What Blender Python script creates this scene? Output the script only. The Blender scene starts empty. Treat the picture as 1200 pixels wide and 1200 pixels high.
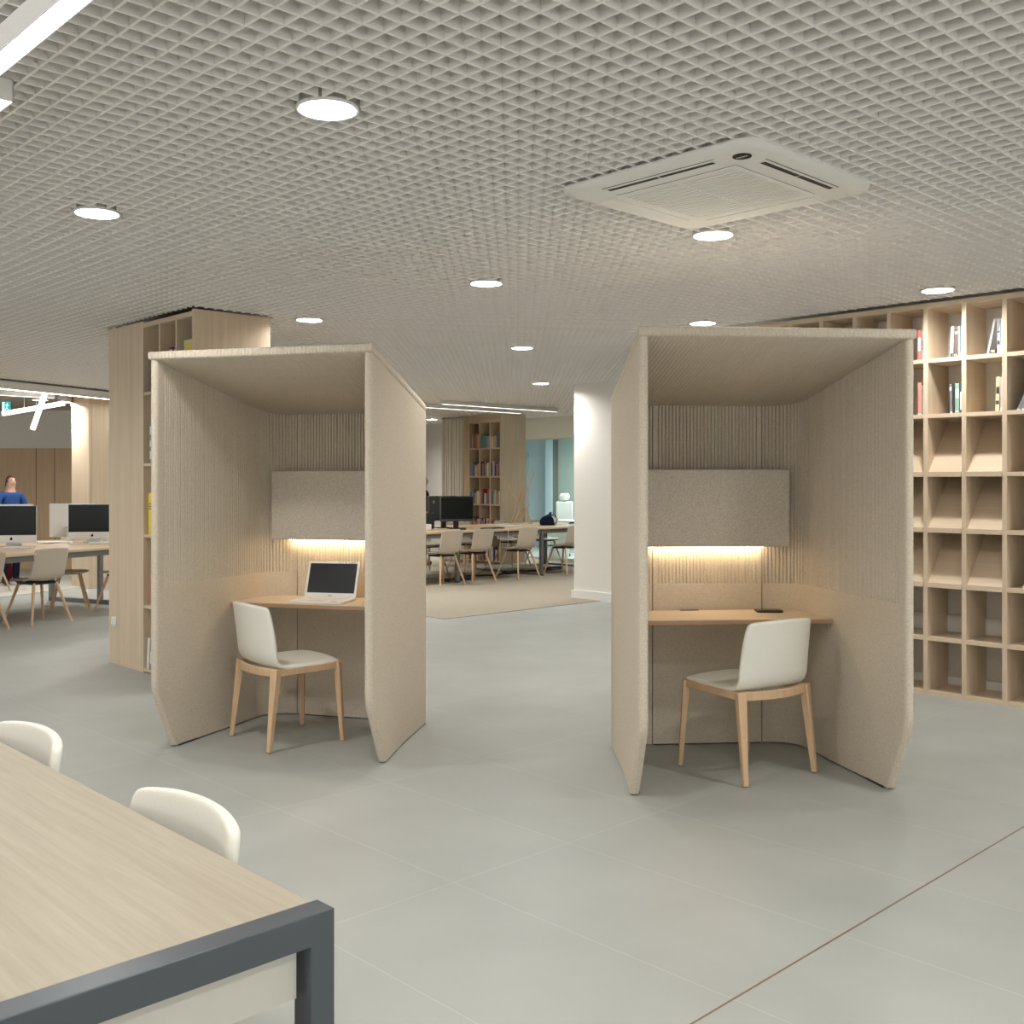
import bpy, bmesh, math, random
from mathutils import Vector, Matrix
random.seed(7)
S = bpy.context.scene
C = S.collection
PI = math.pi

# ------------------------------------------------------------------ camera
F, CX, HY, EYE = 1230.0, 563.5, 566.3, 1.437
CEIL = 2.674
cam = bpy.data.cameras.new('camera'); camo = bpy.data.objects.new('camera', cam); C.objects.link(camo)
camo.location = (0, 0, EYE); camo.rotation_euler = (PI/2, 0, 0)
cam.sensor_width = 36; cam.lens = F/1200*36
cam.shift_x = (600-CX)/1200; cam.shift_y = (HY-600)/1200
cam.clip_start = .05; cam.clip_end = 100
S.camera = camo
S.view_settings.view_transform = 'Standard'; S.view_settings.look = 'None'
S.view_settings.gamma = 1; S.view_settings.use_curve_mapping = False
S.view_settings.exposure = 0.16

TH = math.radians(46.91); CT, ST = math.cos(TH), math.sin(TH)
GR = -TH                                  # the building grid is turned by this angle
def GW(x, y): return (CT*x + ST*y, -ST*x + CT*y)
def onY(u, y):                            # grid x on the plane grid-y = y seen at column u
    k = (u-CX)/F; Y = y/(ST*k+CT); return (CT*k-ST)*Y

# ------------------------------------------------------------------ materials
def mat(name, col, rough=.6, metal=0, spec=.4, emit=None, es=0):
    m = bpy.data.materials.new(name); m.use_nodes = True
    b = m.node_tree.nodes['Principled BSDF']
    b.inputs['Base Color'].default_value = (*col, 1); b.inputs['Roughness'].default_value = rough
    b.inputs['Metallic'].default_value = metal; b.inputs['Specular IOR Level'].default_value = spec
    if emit:
        b.inputs['Emission Color'].default_value = (*emit, 1); b.inputs['Emission Strength'].default_value = es
    return m
def nodes(m): return m.node_tree.nodes, m.node_tree.links, m.node_tree.nodes['Principled BSDF']
def ramp(n, stops):
    r = n.new('ShaderNodeValToRGB'); e = r.color_ramp.elements
    e[0].position, e[0].color = stops[0][0], (*stops[0][1], 1); e[1].position, e[1].color = stops[-1][0], (*stops[-1][1], 1)
    for p, c in stops[1:-1]:
        q = e.new(p); q.color = (*c, 1)
    return r
def wood(name, a, b, axis='Z', sc=1.0, rough=.45):
    m = mat(name, a, rough, spec=.3); n, l, p = nodes(m)
    tc = n.new('ShaderNodeTexCoord'); mp = n.new('ShaderNodeMapping')
    s = {'X': (1.2, 26, 26), 'Y': (26, 1.2, 26), 'Z': (26, 26, 1.2)}[axis]
    mp.inputs['Scale'].default_value = tuple(v*sc for v in s)
    no = n.new('ShaderNodeTexNoise'); no.inputs['Scale'].default_value = 1.0; no.inputs['Detail'].default_value = 6; no.inputs['Roughness'].default_value = .65
    no.inputs['Distortion'].default_value = .4
    r = ramp(n, [(.3, b), (.7, a)])
    l.new(tc.outputs['Object'], mp.inputs['Vector']); l.new(mp.outputs['Vector'], no.inputs['Vector'])
    l.new(no.outputs['Fac'], r.inputs['Fac']); l.new(r.outputs['Color'], p.inputs['Base Color'])
    bp = n.new('ShaderNodeBump'); bp.inputs['Strength'].default_value = .08; bp.inputs['Distance'].default_value = .002
    l.new(no.outputs['Fac'], bp.inputs['Height']); l.new(bp.outputs['Normal'], p.inputs['Normal'])
    return m
def speckle(name, a, b, scale=500, rough=.95, bump=.3, dist=.002, spec=.1, big=None):
    m = mat(name, a, rough, spec=spec); n, l, p = nodes(m)
    tc = n.new('ShaderNodeTexCoord')
    no = n.new('ShaderNodeTexNoise'); no.inputs['Scale'].default_value = scale; no.inputs['Detail'].default_value = 2
    r = ramp(n, [(.35, b), (.65, a)])
    l.new(tc.outputs['Object'], no.inputs['Vector']); l.new(no.outputs['Fac'], r.inputs['Fac']); l.new(r.outputs['Color'], p.inputs['Base Color'])
    bp = n.new('ShaderNodeBump'); bp.inputs['Strength'].default_value = bump; bp.inputs['Distance'].default_value = dist
    l.new(no.outputs['Fac'], bp.inputs['Height']); l.new(bp.outputs['Normal'], p.inputs['Normal'])
    return m

OAK_A, OAK_B = (.72, .59, .435), (.61, .485, .345)
M = {}
M['oak'] = wood('oak_vertical', OAK_A, OAK_B, 'Z')
M['oak_x'] = wood('oak_along_x', OAK_A, OAK_B, 'X')
M['oak_y'] = wood('oak_along_y', (.72, .55, .36), (.56, .405, .25), 'Y', .8, .4)
M['beech'] = wood('beech_legs', (.66, .46, .29), (.56, .37, .22), 'Z', 1.2)
M['walnut_panel'] = wood('warm_wall_panel', (.68, .50, .33), (.57, .40, .25), 'Z')
M['desk_top'] = wood('desk_veneer', (.72, .585, .44), (.65, .515, .375), 'X', .8, .4)
M['ply_edge'] = wood('plywood_edge', (.48, .31, .19), (.36, .22, .13), 'X', 1.0)
M['felt'] = speckle('beige_felt', (.69, .61, .50), (.53, .46, .365), 210)
M['felt_box'] = speckle('grey_beige_felt', (.64, .58, .49), (.48, .43, .355), 210)
M['shell_white'] = speckle('cream_upholstery', (.81, .785, .70), (.72, .695, .61), 700, .75, .15, .001, .25)
M['shell_grey'] = speckle('grey_beige_shell', (.58, .51, .41), (.52, .45, .36), 300, .6, .08, .001, .3)
M['paint'] = speckle('white_paint', (.80, .78, .73), (.78, .76, .71), 60, .8, .03, .001, .2)
M['paint_grey'] = speckle('grey_paint', (.46, .435, .39), (.44, .415, .37), 60, .85, .03, .001, .2)
M['white_gloss'] = mat('white_satin', (.82, .82, .80), .35)
M['plastic_white'] = mat('white_plastic', (.80, .79, .75), .45)
M['grille'] = mat('grille_lacquer', (.90, .875, .84), .55, spec=.3)
M['plenum'] = mat('plenum_paint', (.36, .35, .33), .9)
M['metal_grey'] = mat('charcoal_steel', (.085, .098, .110), .33, .3, .5)
M['metal_mid'] = mat('grey_steel', (.19, .185, .18), .45, .3)
M['alu'] = mat('brushed_aluminium', (.62, .61, .58), .35, .6)
M['alu_light'] = mat('pale_aluminium', (.80, .80, .78), .4, .15)
M['black'] = mat('black_plastic', (.02, .02, .022), .4)
M['dark_grey'] = mat('dark_grey_plastic', (.06, .062, .065), .4)
M['screen'] = mat('dark_screen', (.004, .007, .006), .12, spec=.22)
M['screen_soft'] = mat('laptop_screen', (.012, .014, .018), .25, spec=.4)
M['rose'] = mat('pale_keyboard', (.80, .72, .68), .45)
M['rubber'] = mat('black_rubber', (.03, .03, .03), .7)
M['dark_gap'] = mat('dark_recess', (.05, .047, .043), .9)
M['apron'] = mat('pale_apron', (.60, .58, .51), .5)
M['lamp'] = mat('lamp_diffuser', (1, 1, 1), .5, emit=(1, .985, .96), es=14)
M['lamp_warm'] = mat('warm_led', (1, .9, .75), .5, emit=(1, .80, .53), es=27)
M['tube'] = mat('linear_diffuser', (1, 1, 1), .5, emit=(1, .97, .92), es=16)
M['frost'] = mat('frosted_side', (.7, .69, .66), .5, emit=(1, .97, .92), es=.22)
M['tube_soft'] = mat('linear_diffuser_soft', (1, 1, 1), .5, emit=(1, .94, .86), es=3.5)
M['exit'] = mat('exit_teal', (.02, .45, .45), .4, emit=(.02, .50, .52), es=.7)
M['exit_white'] = mat('exit_white', (.9, .95, .95), .4, emit=(.9, 1, 1), es=.9)
M['skin'] = mat('skin', (.55, .33, .24), .5)
M['hair'] = mat('brown_hair', (.05, .03, .02), .6)
M['blue_shirt'] = speckle('blue_cloth', (.03, .07, .22), (.02, .05, .17), 200)
M['navy'] = speckle('navy_cloth', (.012, .018, .04), (.01, .012, .028), 200)
M['dark_green'] = speckle('dark_cloth', (.015, .03, .028), (.01, .018, .018), 200)
M['maroon'] = speckle('maroon_cloth', (.10, .012, .018), (.06, .008, .012), 200)
M['curtain'] = speckle('beige_curtain', (.72, .67, .58), (.66, .61, .52), 250)
M['carpet'] = speckle('beige_carpet', (.45, .40, .32), (.31, .275, .215), 130, 1, .8, .006, .05)
M['carpet_light'] = speckle('pale_carpet', (.55, .53, .47), (.40, .385, .33), 110, 1, .8, .006, .05)
M['office_blue'] = mat('pale_blue_panel', (.55, .64, .66), .5)
M['office_cyan'] = mat('light_blue_panel', (.55, .70, .77), .5)
M['office_grey'] = mat('dark_grey_panel', (.12, .14, .14), .6)
M['office_green'] = mat('grey_green_panel', (.28, .36, .33), .6)
M['logo'] = mat('logo_black', (.012, .012, .014), .6, spec=.15)

# floor tiles: grid of 1.17 x 0.61 with pale joints and one brown expansion joint
def tile_mat():
    m = mat('floor_tile', (.5, .5, .46), .42, spec=.35); n, l, p = nodes(m)
    tc = n.new('ShaderNodeTexCoord'); mp = n.new('ShaderNodeMapping'); mp.vector_type = 'POINT'
    mp.inputs['Location'].default_value = (1.655+1.17*40, -1.90+.61*40, 0)
    br = n.new('ShaderNodeTexBrick'); br.offset = 0; br.squash = 1
    br.inputs['Scale'].default_value = 1; br.inputs['Brick Width'].default_value = 1.17; br.inputs['Row Height'].default_value = .61
    br.inputs['Mortar Size'].default_value = .0022; br.inputs['Mortar Smooth'].default_value = .1; br.inputs['Bias'].default_value = 0
    br.inputs['Color1'].default_value = (.378, .390, .362, 1); br.inputs['Color2'].default_value = (.388, .399, .371, 1); br.inputs['Mortar'].default_value = (.465, .475, .44, 1)
    l.new(tc.outputs['Object'], mp.inputs['Vector']); l.new(mp.outputs['Vector'], br.inputs['Vector'])
    no = n.new('ShaderNodeTexNoise'); no.inputs['Scale'].default_value = 2.2; no.inputs['Detail'].default_value = 5
    l.new(tc.outputs['Object'], no.inputs['Vector'])
    r = ramp(n, [(.3, (.93, .93, .93)), (.7, (1.04, 1.04, 1.04))]); l.new(no.outputs['Fac'], r.inputs['Fac'])
    mx = n.new('ShaderNodeMix'); mx.data_type = 'RGBA'; mx.blend_type = 'MULTIPLY'; mx.inputs['Factor'].default_value = 1
    l.new(br.outputs['Color'], mx.inputs['A']); l.new(r.outputs['Color'], mx.inputs['B'])
    sx = n.new('ShaderNodeSeparateXYZ'); l.new(tc.outputs['Object'], sx.inputs['Vector'])
    a = n.new('ShaderNodeMath'); a.operation = 'ADD'; a.inputs[1].default_value = 1.655; l.new(sx.outputs['X'], a.inputs[0])
    b = n.new('ShaderNodeMath'); b.operation = 'ABSOLUTE'; l.new(a.outputs[0], b.inputs[0])
    c = n.new('ShaderNodeMath'); c.operation = 'LESS_THAN'; c.inputs[1].default_value = .0035; l.new(b.outputs[0], c.inputs[0])
    m2 = n.new('ShaderNodeMix'); m2.data_type = 'RGBA'; m2.inputs['B'].default_value = (.17, .12, .075, 1)
    l.new(c.outputs[0], m2.inputs['Factor']); l.new(mx.outputs['Result'], m2.inputs['A'])
    l.new(m2.outputs['Result'], p.inputs['Base Color'])
    return m
M['tile'] = tile_mat()
def ribbed_roof():
    m = speckle('beige_felt_ribbed', (.69, .61, .50), (.53, .46, .365), 210); n, l, p = nodes(m)
    tc = n.new('ShaderNodeTexCoord'); w = n.new('ShaderNodeTexWave'); w.wave_type = 'BANDS'; w.bands_direction = 'X'
    w.inputs['Scale'].default_value = 15.7
    l.new(tc.outputs['Object'], w.inputs['Vector'])
    bp = n.new('ShaderNodeBump'); bp.inputs['Strength'].default_value = .5; bp.inputs['Distance'].default_value = .004
    old = [x for x in n if x.type == 'BUMP' and x != bp][0]
    l.new(w.outputs['Fac'], bp.inputs['Height']); l.new(old.outputs['Normal'], bp.inputs['Normal']); l.new(bp.outputs['Normal'], p.inputs['Normal'])
    return m
M['felt_roof'] = ribbed_roof()
def glass_mat(tint=(.90, .96, .96), nm='office_glass'):
    m = bpy.data.materials.new(nm); m.use_nodes = True; n, l = m.node_tree.nodes, m.node_tree.links
    n.clear(); o = n.new('ShaderNodeOutputMaterial'); t = n.new('ShaderNodeBsdfTransparent'); g = n.new('ShaderNodeBsdfGlossy'); mx = n.new('ShaderNodeMixShader')
    t.inputs['Color'].default_value = (*tint, 1); g.inputs['Roughness'].default_value = .02; mx.inputs['Fac'].default_value = .07
    l.new(t.outputs[0], mx.inputs[1]); l.new(g.outputs[0], mx.inputs[2]); l.new(mx.outputs[0], o.inputs['Surface'])
    return m
M['glass'] = glass_mat(); M['glass_clear'] = glass_mat((.97, .98, .98), 'window_glass')
_cols = {}
def colmat(c, rough=.55):
    k = tuple(round(v, 3) for v in c)
    if k not in _cols: _cols[k] = mat('cover_%d' % len(_cols), c, rough)
    return _cols[k]

# ------------------------------------------------------------------ mesh builder
class MB:
    def __init__(s): s.v = []; s.f = []
    def add(s, vs, fs, T=None):
        o = len(s.v)
        for p in vs: s.v.append(tuple(T @ Vector(p)) if T else tuple(p))
        for f in fs: s.f.append(tuple(i+o for i in f))
        return s
    def box(s, x0, x1, y0, y1, z0, z1, T=None):
        return s.add([(x0,y0,z0),(x1,y0,z0),(x1,y1,z0),(x0,y1,z0),(x0,y0,z1),(x1,y0,z1),(x1,y1,z1),(x0,y1,z1)],
                     [(0,3,2,1),(4,5,6,7),(0,1,5,4),(1,2,6,5),(2,3,7,6),(3,0,4,7)], T)
    def loops(s, L, cap=True, T=None):
        n = len(L[0]); vs = [p for lp in L for p in lp]; fs = []
        for k in range(len(L)-1):
            for i in range(n):
                j = (i+1) % n; fs.append((k*n+i, k*n+j, (k+1)*n+j, (k+1)*n+i))
        if cap: fs.append(tuple(reversed(range(n)))); fs.append(tuple(range((len(L)-1)*n, len(L)*n)))
        return s.add(vs, fs, T)
    def prism(s, poly, z0, z1, T=None): return s.loops([[(x, y, z0) for x, y in poly], [(x, y, z1) for x, y in poly]], True, T)
    def tube(s, pts, rs, n=10, cap=True, flat=1.0):
        pts = [Vector(p) for p in pts]
        if not isinstance(rs, (list, tuple)): rs = [rs]*len(pts)
        L = []; up = None
        for i, p in enumerate(pts):
            d = (pts[min(i+1, len(pts)-1)]-pts[max(i-1, 0)]).normalized()
            if up is None:
                up = Vector((0, 0, 1)) if abs(d.z) < .9 else Vector((1, 0, 0))
            a = d.cross(up).normalized(); b = a.cross(d).normalized(); up = b
            L.append([tuple(p + rs[i]*(math.cos(t)*a + math.sin(t)*b*flat)) for t in (2*PI*k/n + PI/n for k in range(n))])
        return s.loops([list(reversed(l)) for l in L], cap)
    def lathe(s, prof, n=32, T=None):
        L = [[(r*math.cos(2*PI*k/n), r*math.sin(2*PI*k/n), z) for k in range(n)] for r, z in prof]
        return s.loops(L, False, T)
    def disc(s, r, z, n=32, up=False, cx=0, cy=0):
        vs = [(cx+r*math.cos(2*PI*k/n), cy+r*math.sin(2*PI*k/n), z) for k in range(n)]
        return s.add(vs, [tuple(range(n)) if up else tuple(reversed(range(n)))])
    def beam(s, p0, p1, w, h, w1=None, h1=None):      # square bar between two points
        p0, p1 = Vector(p0), Vector(p1); d = (p1-p0).normalized()
        a = d.cross(Vector((0, 0, 1))); a = Vector((1, 0, 0)) if a.length < .05 else a.normalized(); b = a.cross(d)
        L = []
        for p, ww, hh in ((p0, w, h), (p1, w1 or w, h1 or h)):
            L.append([tuple(p+a*x*ww/2+b*y*hh/2) for x, y in ((-1,-1),(-1,1),(1,1),(1,-1))])
        return s.loops(L)

def place(o, loc=(0,0,0), rz=0, parent=None):
    o.location = loc; o.rotation_euler = (0, 0, rz)
    if parent: o.parent = parent
    C.objects.link(o); return o
def obj(name, mb, m, parent=None, loc=(0,0,0), rz=0, smooth=False, bevel=0, seg=2, sub=0, angle=40, solid=0, offset=-1):
    me = bpy.data.meshes.new(name); me.from_pydata(mb.v, [], mb.f); me.update()
    bm = bmesh.new(); bm.from_mesh(me); bmesh.ops.recalc_face_normals(bm, faces=bm.faces); bm.to_mesh(me); bm.free()
    if smooth:
        for p in me.polygons: p.use_smooth = True
        if angle < 180: me.set_sharp_from_angle(angle=math.radians(angle))
    me.materials.append(m)
    o = bpy.data.objects.new(name, me); place(o, loc, rz, parent)
    if solid:
        k = o.modifiers.new('solid', 'SOLIDIFY'); k.thickness = solid; k.offset = offset
    if sub:
        k = o.modifiers.new('sub', 'SUBSURF'); k.levels = sub; k.render_levels = sub
    if bevel:
        k = o.modifiers.new('bevel', 'BEVEL'); k.width = bevel; k.segments = seg; k.limit_method = 'ANGLE'; k.angle_limit = math.radians(40)
        for p in me.polygons: p.use_smooth = True
        me.set_sharp_from_angle(angle=math.radians(50))
    return o
def tag(o, label=None, cat=None, group=None, kind=None):
    if label: o['label'] = label
    if cat: o['category'] = cat
    if group: o['group'] = group
    if kind: o['kind'] = kind
    return o
def thing(name, label, cat, loc=(0,0,0), rz=0, group=None):
    o = bpy.data.objects.new(name, None); o.empty_display_size = .1; place(o, loc, rz)
    return tag(o, label, cat, group)
def struct(name, mb, m, **k): return tag(obj(name, mb, m, **k), kind='structure')
def dup(root, loc, rz, label, group=None):
    r = root.copy(); C.objects.link(r); r.location = loc; r.rotation_euler = (0, 0, rz); r['label'] = label
    if group: r['group'] = group
    for ch in root.children:
        c = ch.copy(); C.objects.link(c); c.parent = r
        for g in ch.children:
            d = g.copy(); C.objects.link(d); d.parent = c
    return r
def G3(x, y, z=0): a = GW(x, y); return (a[0], a[1], z)

# ------------------------------------------------------------------ setting
XL, XR, Y0, Y1 = -19.0, 4.5, -5.0, 18.0
def gbox(name, x0, x1, y0, y1, z0, z1, m): return struct(name, MB().box(x0, x1, y0, y1, z0, z1), m, rz=GR)
gbox('floor', XL, XR, Y0, Y1, -.1, 0, M['tile'])
struct('floor', MB().box(-17, -8.35, 7.29, 14.3, 0, .006), M['carpet'], rz=GR)
gbox('wall_left', XL-.2, XL, Y0-.2, Y1, 0, 2.9, M['paint'])
def added_glazing(k, horiz):  # window walls added behind the camera to let in fill daylight
    def gb(name, u0, u1, d0, d1, z0, z1, m):
        return gbox(name, u0, u1, Y0+d0-.2, Y0+d1-.2, z0, z1, m) if horiz else gbox(name, XR+d0, XR+d1, u0, u1, z0, z1, m)
    lo, hi = (XL, XR) if horiz else (Y0, 7.4)
    side = 'rear' if horiz else 'near'
    gb('wall_'+side, lo, hi, 0, .2, 0, .25, M['paint']); gb('wall_'+side, lo, hi, 0, .2, 2.5, 2.9, M['paint'])
    n = 10 if horiz else 6
    for i in range(n+1):
        u = lo+(hi-lo)*i/n; gb('trim_%d' % (k+20+i), u-.04, u+.04, .05, .15, .25, 2.5, M['alu'])
        if i < n: gb('window_%d' % (k+i), u+.04, u+(hi-lo)/n-.04, .09, .10, .25, 2.5, M['glass_clear'])
added_glazing(10, True); added_glazing(30, False)
gbox('wall_near', XR, XR+.2, 7.4, Y1, 0, 2.9, M['paint'])
gbox('wall_far', XL-.2, XR+.2, Y1, Y1+.2, 0, 2.9, M['paint'])
gbox('wall_right', -5.6, XR, 7.445, 7.6, 0, 2.9, M['paint'])
gbox('wall_return', -5.75, -5.6, 7.445, Y1, 0, 2.9, M['paint'])
gbox('baseboard_right', -5.55, XR, 7.43, 7.445, 0, .085, M['white_gloss'])
gbox('trim_1', -5.55, XR, 7.42, 7.445, .40, .515, M['plastic_white'])
# white pillar with its base board
gbox('wall_pillar', -8.80, -7.9, 9.83, 10.7, 0, 2.72, M['paint'])
gbox('baseboard_pillar', -8.825, -7.875, 9.805, 10.725, 0, .105, M['white_gloss'])

# left wing: second direction
D2 = Vector((math.sin(math.radians(24.5)), math.cos(math.radians(24.5)), 0)); N2 = Vector((-D2.y, D2.x, 0)); O2 = Vector((-4.64, 10.12, 0))
A2 = -math.radians(24.5)        # local +y runs along D2, local -x along N2
def L2(a, n, z=0): p = O2+D2*a+N2*n; return (p.x, p.y, z)
struct('floor', MB().box(-7.0, -2.55, -2.0, 9.0, 0, .006), M['carpet_light'], loc=L2(0, -.0), rz=A2)

# open cell ceiling
LAMPS = [(-2.88,2.0),(-4.71,2.0),(-3.03,4.42),(-4.72,4.46),(-6.69,4.48),(-2.91,6.73),(-4.75,6.79),(-6.75,6.83),(-9.0,9.44)]
EXTRA = [(-6.69,2.0),(-1.1,4.44),(-1.1,2.0),(.75,2.0),(.75,4.44),(-2.9,-.4),(-1.1,-.4),(-4.72,-.4),(.75,-.4),(-1.1,6.75),(.75,6.75),(-1.1,-2.8),(-4.72,-2.8),
         (2.6,2.0),(2.6,4.44),(2.6,-.4),(-8.9,6.85),(-8.95,4.45),(-8.95,2.0),(-6.9,9.44),(-7.0,-.4),(-11.2,8.2),(-9.5,11.9),(-13.4,9.44),(-11.2,6.85),(-15.2,10.5),(-15.5,13.2)]  # lattice lamps out of view, plus hidden ones added to brighten the background
AC = (-2.534, 3.713); ACR = .455
fp = Vector(L2(2.2, 1.90)); fn = N2                  # edge of the cell ceiling in the left wing
def cut(a, b, holes):
    segs = [(a, b)]
    for h0, h1 in holes:
        out = []
        for s0, s1 in segs:
            if h1 <= s0 or h0 >= s1: out.append((s0, s1)); continue
            if h0 > s0: out.append((s0, h0))
            if h1 < s1: out.append((h1, s1))
        segs = out
    return [s for s in segs if s[1]-s[0] > .01]
P_, W_, ZB, ZT = .075, .0088, CEIL, CEIL+.05
GX0, GX1, GY0, GY1 = -17.4, 3.4, -3.4, 14.3
cg = (CT, ST)
fa = (fn.x*CT - fn.y*ST, fn.x*ST + fn.y*CT)          # boundary normal in grid coordinates
fc = fn.x*fp.x + fn.y*fp.y
SPOT = (-14.45, 5.35)
grid = MB()
phx, phy = None, None
# phase of the grid from a measured crossing (pixel 609.3, 4.7)
_Y = F*(CEIL-EYE)/(HY-4.67); _X = (609.33-CX)*_Y/F
gx0 = CT*_X - ST*_Y; gy0 = ST*_X + CT*_Y
def frange(v0, v1, ph):
    k = math.ceil((v0-ph)/P_)
    while ph+k*P_ < v1:
        yield ph+k*P_; k += 1
ALLL = LAMPS+EXTRA
for axis in (0, 1):
    lo, hi = ((GX0, GX1), (GY0, GY1))[1-axis] if axis == 0 else (GY0, GY1), None
for y in frange(GY0, GY1, gy0):                      # strips running along grid x
    a, b = GX0, GX1
    if y > 7.06: b = -5.62
    # half plane fa.x*x + fa.y*y < fc
    lim = (fc - fa[1]*y)/fa[0]
    if fa[0] < 0: a = max(a, lim)
    else: b = min(b, lim)
    if b <= a: continue
    holes = []
    for lx, ly in ALLL:
        d = .112**2-(y-ly)**2
        if d > 0: holes.append((lx-d**.5, lx+d**.5))
    if abs(y-AC[1]) < ACR-.04: holes.append((AC[0]-ACR+.04, AC[0]+ACR-.04))
    if y > 9.80 and y < 10.7: holes.append((-8.82, -7.9))
    if 3.56 < y < 4.21: holes.append((-8.22, -6.76))
    for s0, s1 in cut(a, b, holes): grid.box(s0, s1, y-W_/2, y+W_/2, ZB, ZT)
for x in frange(GX0, GX1, gx0):
    a, b = GY0, GY1
    if x > -5.62: b = 7.06
    if fa[1] != 0:
        lim = (fc - fa[0]*x)/fa[1]
        if fa[1] > 0: b = min(b, lim)
        else: a = max(a, lim)
    if b <= a: continue
    holes = []
    for lx, ly in ALLL:
        d = .112**2-(x-lx)**2
        if d > 0: holes.append((ly-d**.5, ly+d**.5))
    if abs(x-AC[0]) < ACR-.04: holes.append((AC[1]-ACR+.04, AC[1]+ACR-.04))
    if -8.82 < x < -7.9: holes.append((9.80, 10.7))
    if -8.22 < x < -6.76: holes.append((3.56, 4.21))
    for s0, s1 in cut(a, b, holes): grid.box(x-W_/2, x+W_/2, s0, s1, ZB+.0004, ZT)
ceil = struct('ceiling', MB().box(XL, XR, Y0, Y1, CEIL+.11, CEIL+.2), M['plenum'], rz=GR)
go = obj('cell_grille', grid, M['grille'], ceil); go.rotation_euler = (0, 0, 0)
# plain ceiling in the left wing and its edge profile
struct('ceiling', MB().box(-8, -.03, -9, 9, CEIL-.02, CEIL+.1), M['paint_grey'], loc=(fp.x, fp.y, 0), rz=A2)

# ------------------------------------------------------------------ lamps
def downlight(x, y, label, w=20.0, vis=True, z=CEIL):
    t = thing('downlight', label, 'ceiling light', G3(x, y, z), GR, 'round downlights')
    n = 40
    obj('trim_ring', MB().lathe([(.104, .004), (.104, -.004), (.098, -.006), (.093, -.004), (.093, .004)], n), M['white_gloss'], t, smooth=True)
    obj('reflector', MB().lathe([(.093, .004), (.089, .02), (.085, .036)], n), M['white_gloss'], t, smooth=True)
    obj('diffuser', MB().disc(.086, .034, n), M['lamp'], t)
    h = MB().lathe([(.100, .004), (.100, .085)], n); h.disc(.10, .085, n, True); obj('housing', h, M['alu'], t, smooth=True)
    L = bpy.data.lights.new('downlight', 'AREA'); L.shape = 'DISK'; L.size = .16; L.energy = w; L.color = (1, .98, .95); L.spread = math.radians(176)
    lo = bpy.data.objects.new('light_source', L); lo.location = (0, 0, .030); lo.parent = t; C.objects.link(lo)
    return t
labs = ['round downlight nearest the top of the picture, left of centre', 'round downlight at far left above the wood column',
        'round downlight just below the ceiling air conditioner', 'round downlight in the middle of the ceiling above the gap between booths',
        'round downlight above the left booth roof beside the wood column', 'round downlight close above the oak bookcase at right',
        'round downlight half hidden behind the right booth roof edge', 'small round downlight to the right of the left booth roof',
        'smallest round downlight in front of the white pillar']
W0 = 15.5
for (x, y), lb in zip(LAMPS, labs): downlight(x, y, lb, W0 if x > -8 else 22)
for k, (x, y) in enumerate(EXTRA): downlight(x, y, 'small downlight showing between the left booth edge and the beige curtain' if y == 13.2 else 'unseen round downlight continuing the lamp lattice or added to brighten the background', W0 if x > -9.2 else 42)
downlight(SPOT[0], SPOT[1], 'round downlight lighting the pale wood column in the left wing', 3.5, z=CEIL-.11)
for k, (a, n_) in enumerate(((3.6, 2.9), (1.2, 3.6), (-1.2, 2.9), (-1.2, 5.2))):  # further lamps added only to brighten the left wing
    q = L2(a, n_); g_ = (CT*q[0]-ST*q[1], ST*q[0]+CT*q[1]); downlight(g_[0], g_[1], 'unseen round downlight continuing the lamp lattice or added to brighten the background', 34, z=CEIL-.11)

def linear(name, label, p0, p1, w, h, m, group=None, hm=None):
    p0, p1 = Vector(p0), Vector(p1); d = p1-p0; L = d.length
    t = thing(name, label, 'linear light', p0, math.atan2(d.y, d.x), group)
    b = MB(); b.box(0, L, -w/2, -w/2+.004, 0, h); b.box(0, L, w/2-.004, w/2, 0, h); b.box(0, L, -w/2, w/2, h-.004, h); b.box(0, .004, -w/2, w/2, 0, h); b.box(L-.004, L, -w/2, w/2, 0, h)
    obj('housing', b, hm or M['plastic_white'], t)
    obj('diffuser', MB().box(.003, L-.003, -w/2+.004, w/2-.004, .0, .006), m, t)
    return t
zl = CEIL-.071
def gl(y, x0, x1): return G3(x0, y, zl), G3(x1, y, zl)
linear('linear_light', 'long bright linear ceiling light crossing the top left corner', G3(-3.6, 1.017, zl), G3(1.5, 1.017, zl), .063, .07, M['tube'], hm=M['frost'])
e = Vector((-1.452, 3.19, zl)); a_ = Vector((ST, CT, 0))
linear('linear_light', 'linear ceiling light whose end peeks in at the left edge', e, e-Vector((CT, -ST, 0))*1.6, .063, .07, M['tube_soft'])
p0 = Vector((-.578, 15.6, CEIL-.062)); linear('linear_light', 'nearer linear light above the long computer table', p0, p0+a_*2.5, .06, .062, M['tube_soft'], 'linear lights over the long table')
p0 = Vector((-1.60, 15.6, CEIL-.062)); linear('linear_light', 'farther linear light above the long computer table', p0, p0+a_*3.1, .06, .062, M['tube_soft'], 'linear lights over the long table')
p0 = fp - D2*6.5 - N2*.01; p1 = fp + D2*1.8 - N2*.01
linear('linear_light', 'linear light along the ceiling edge of the left wing', (p0.x, p0.y, CEIL-.12), (p1.x, p1.y, CEIL-.12), .07, .098, M['tube'])
q0 = Vector((-6.45, 12.95, CEIL-.12)); q1 = Vector((-5.62, 14.02-.2, CEIL-.12)); linear('linear_light', 'shorter linear light behind the crossed pendant bars', q0, q1, .05, .09, M['tube_soft'])

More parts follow.
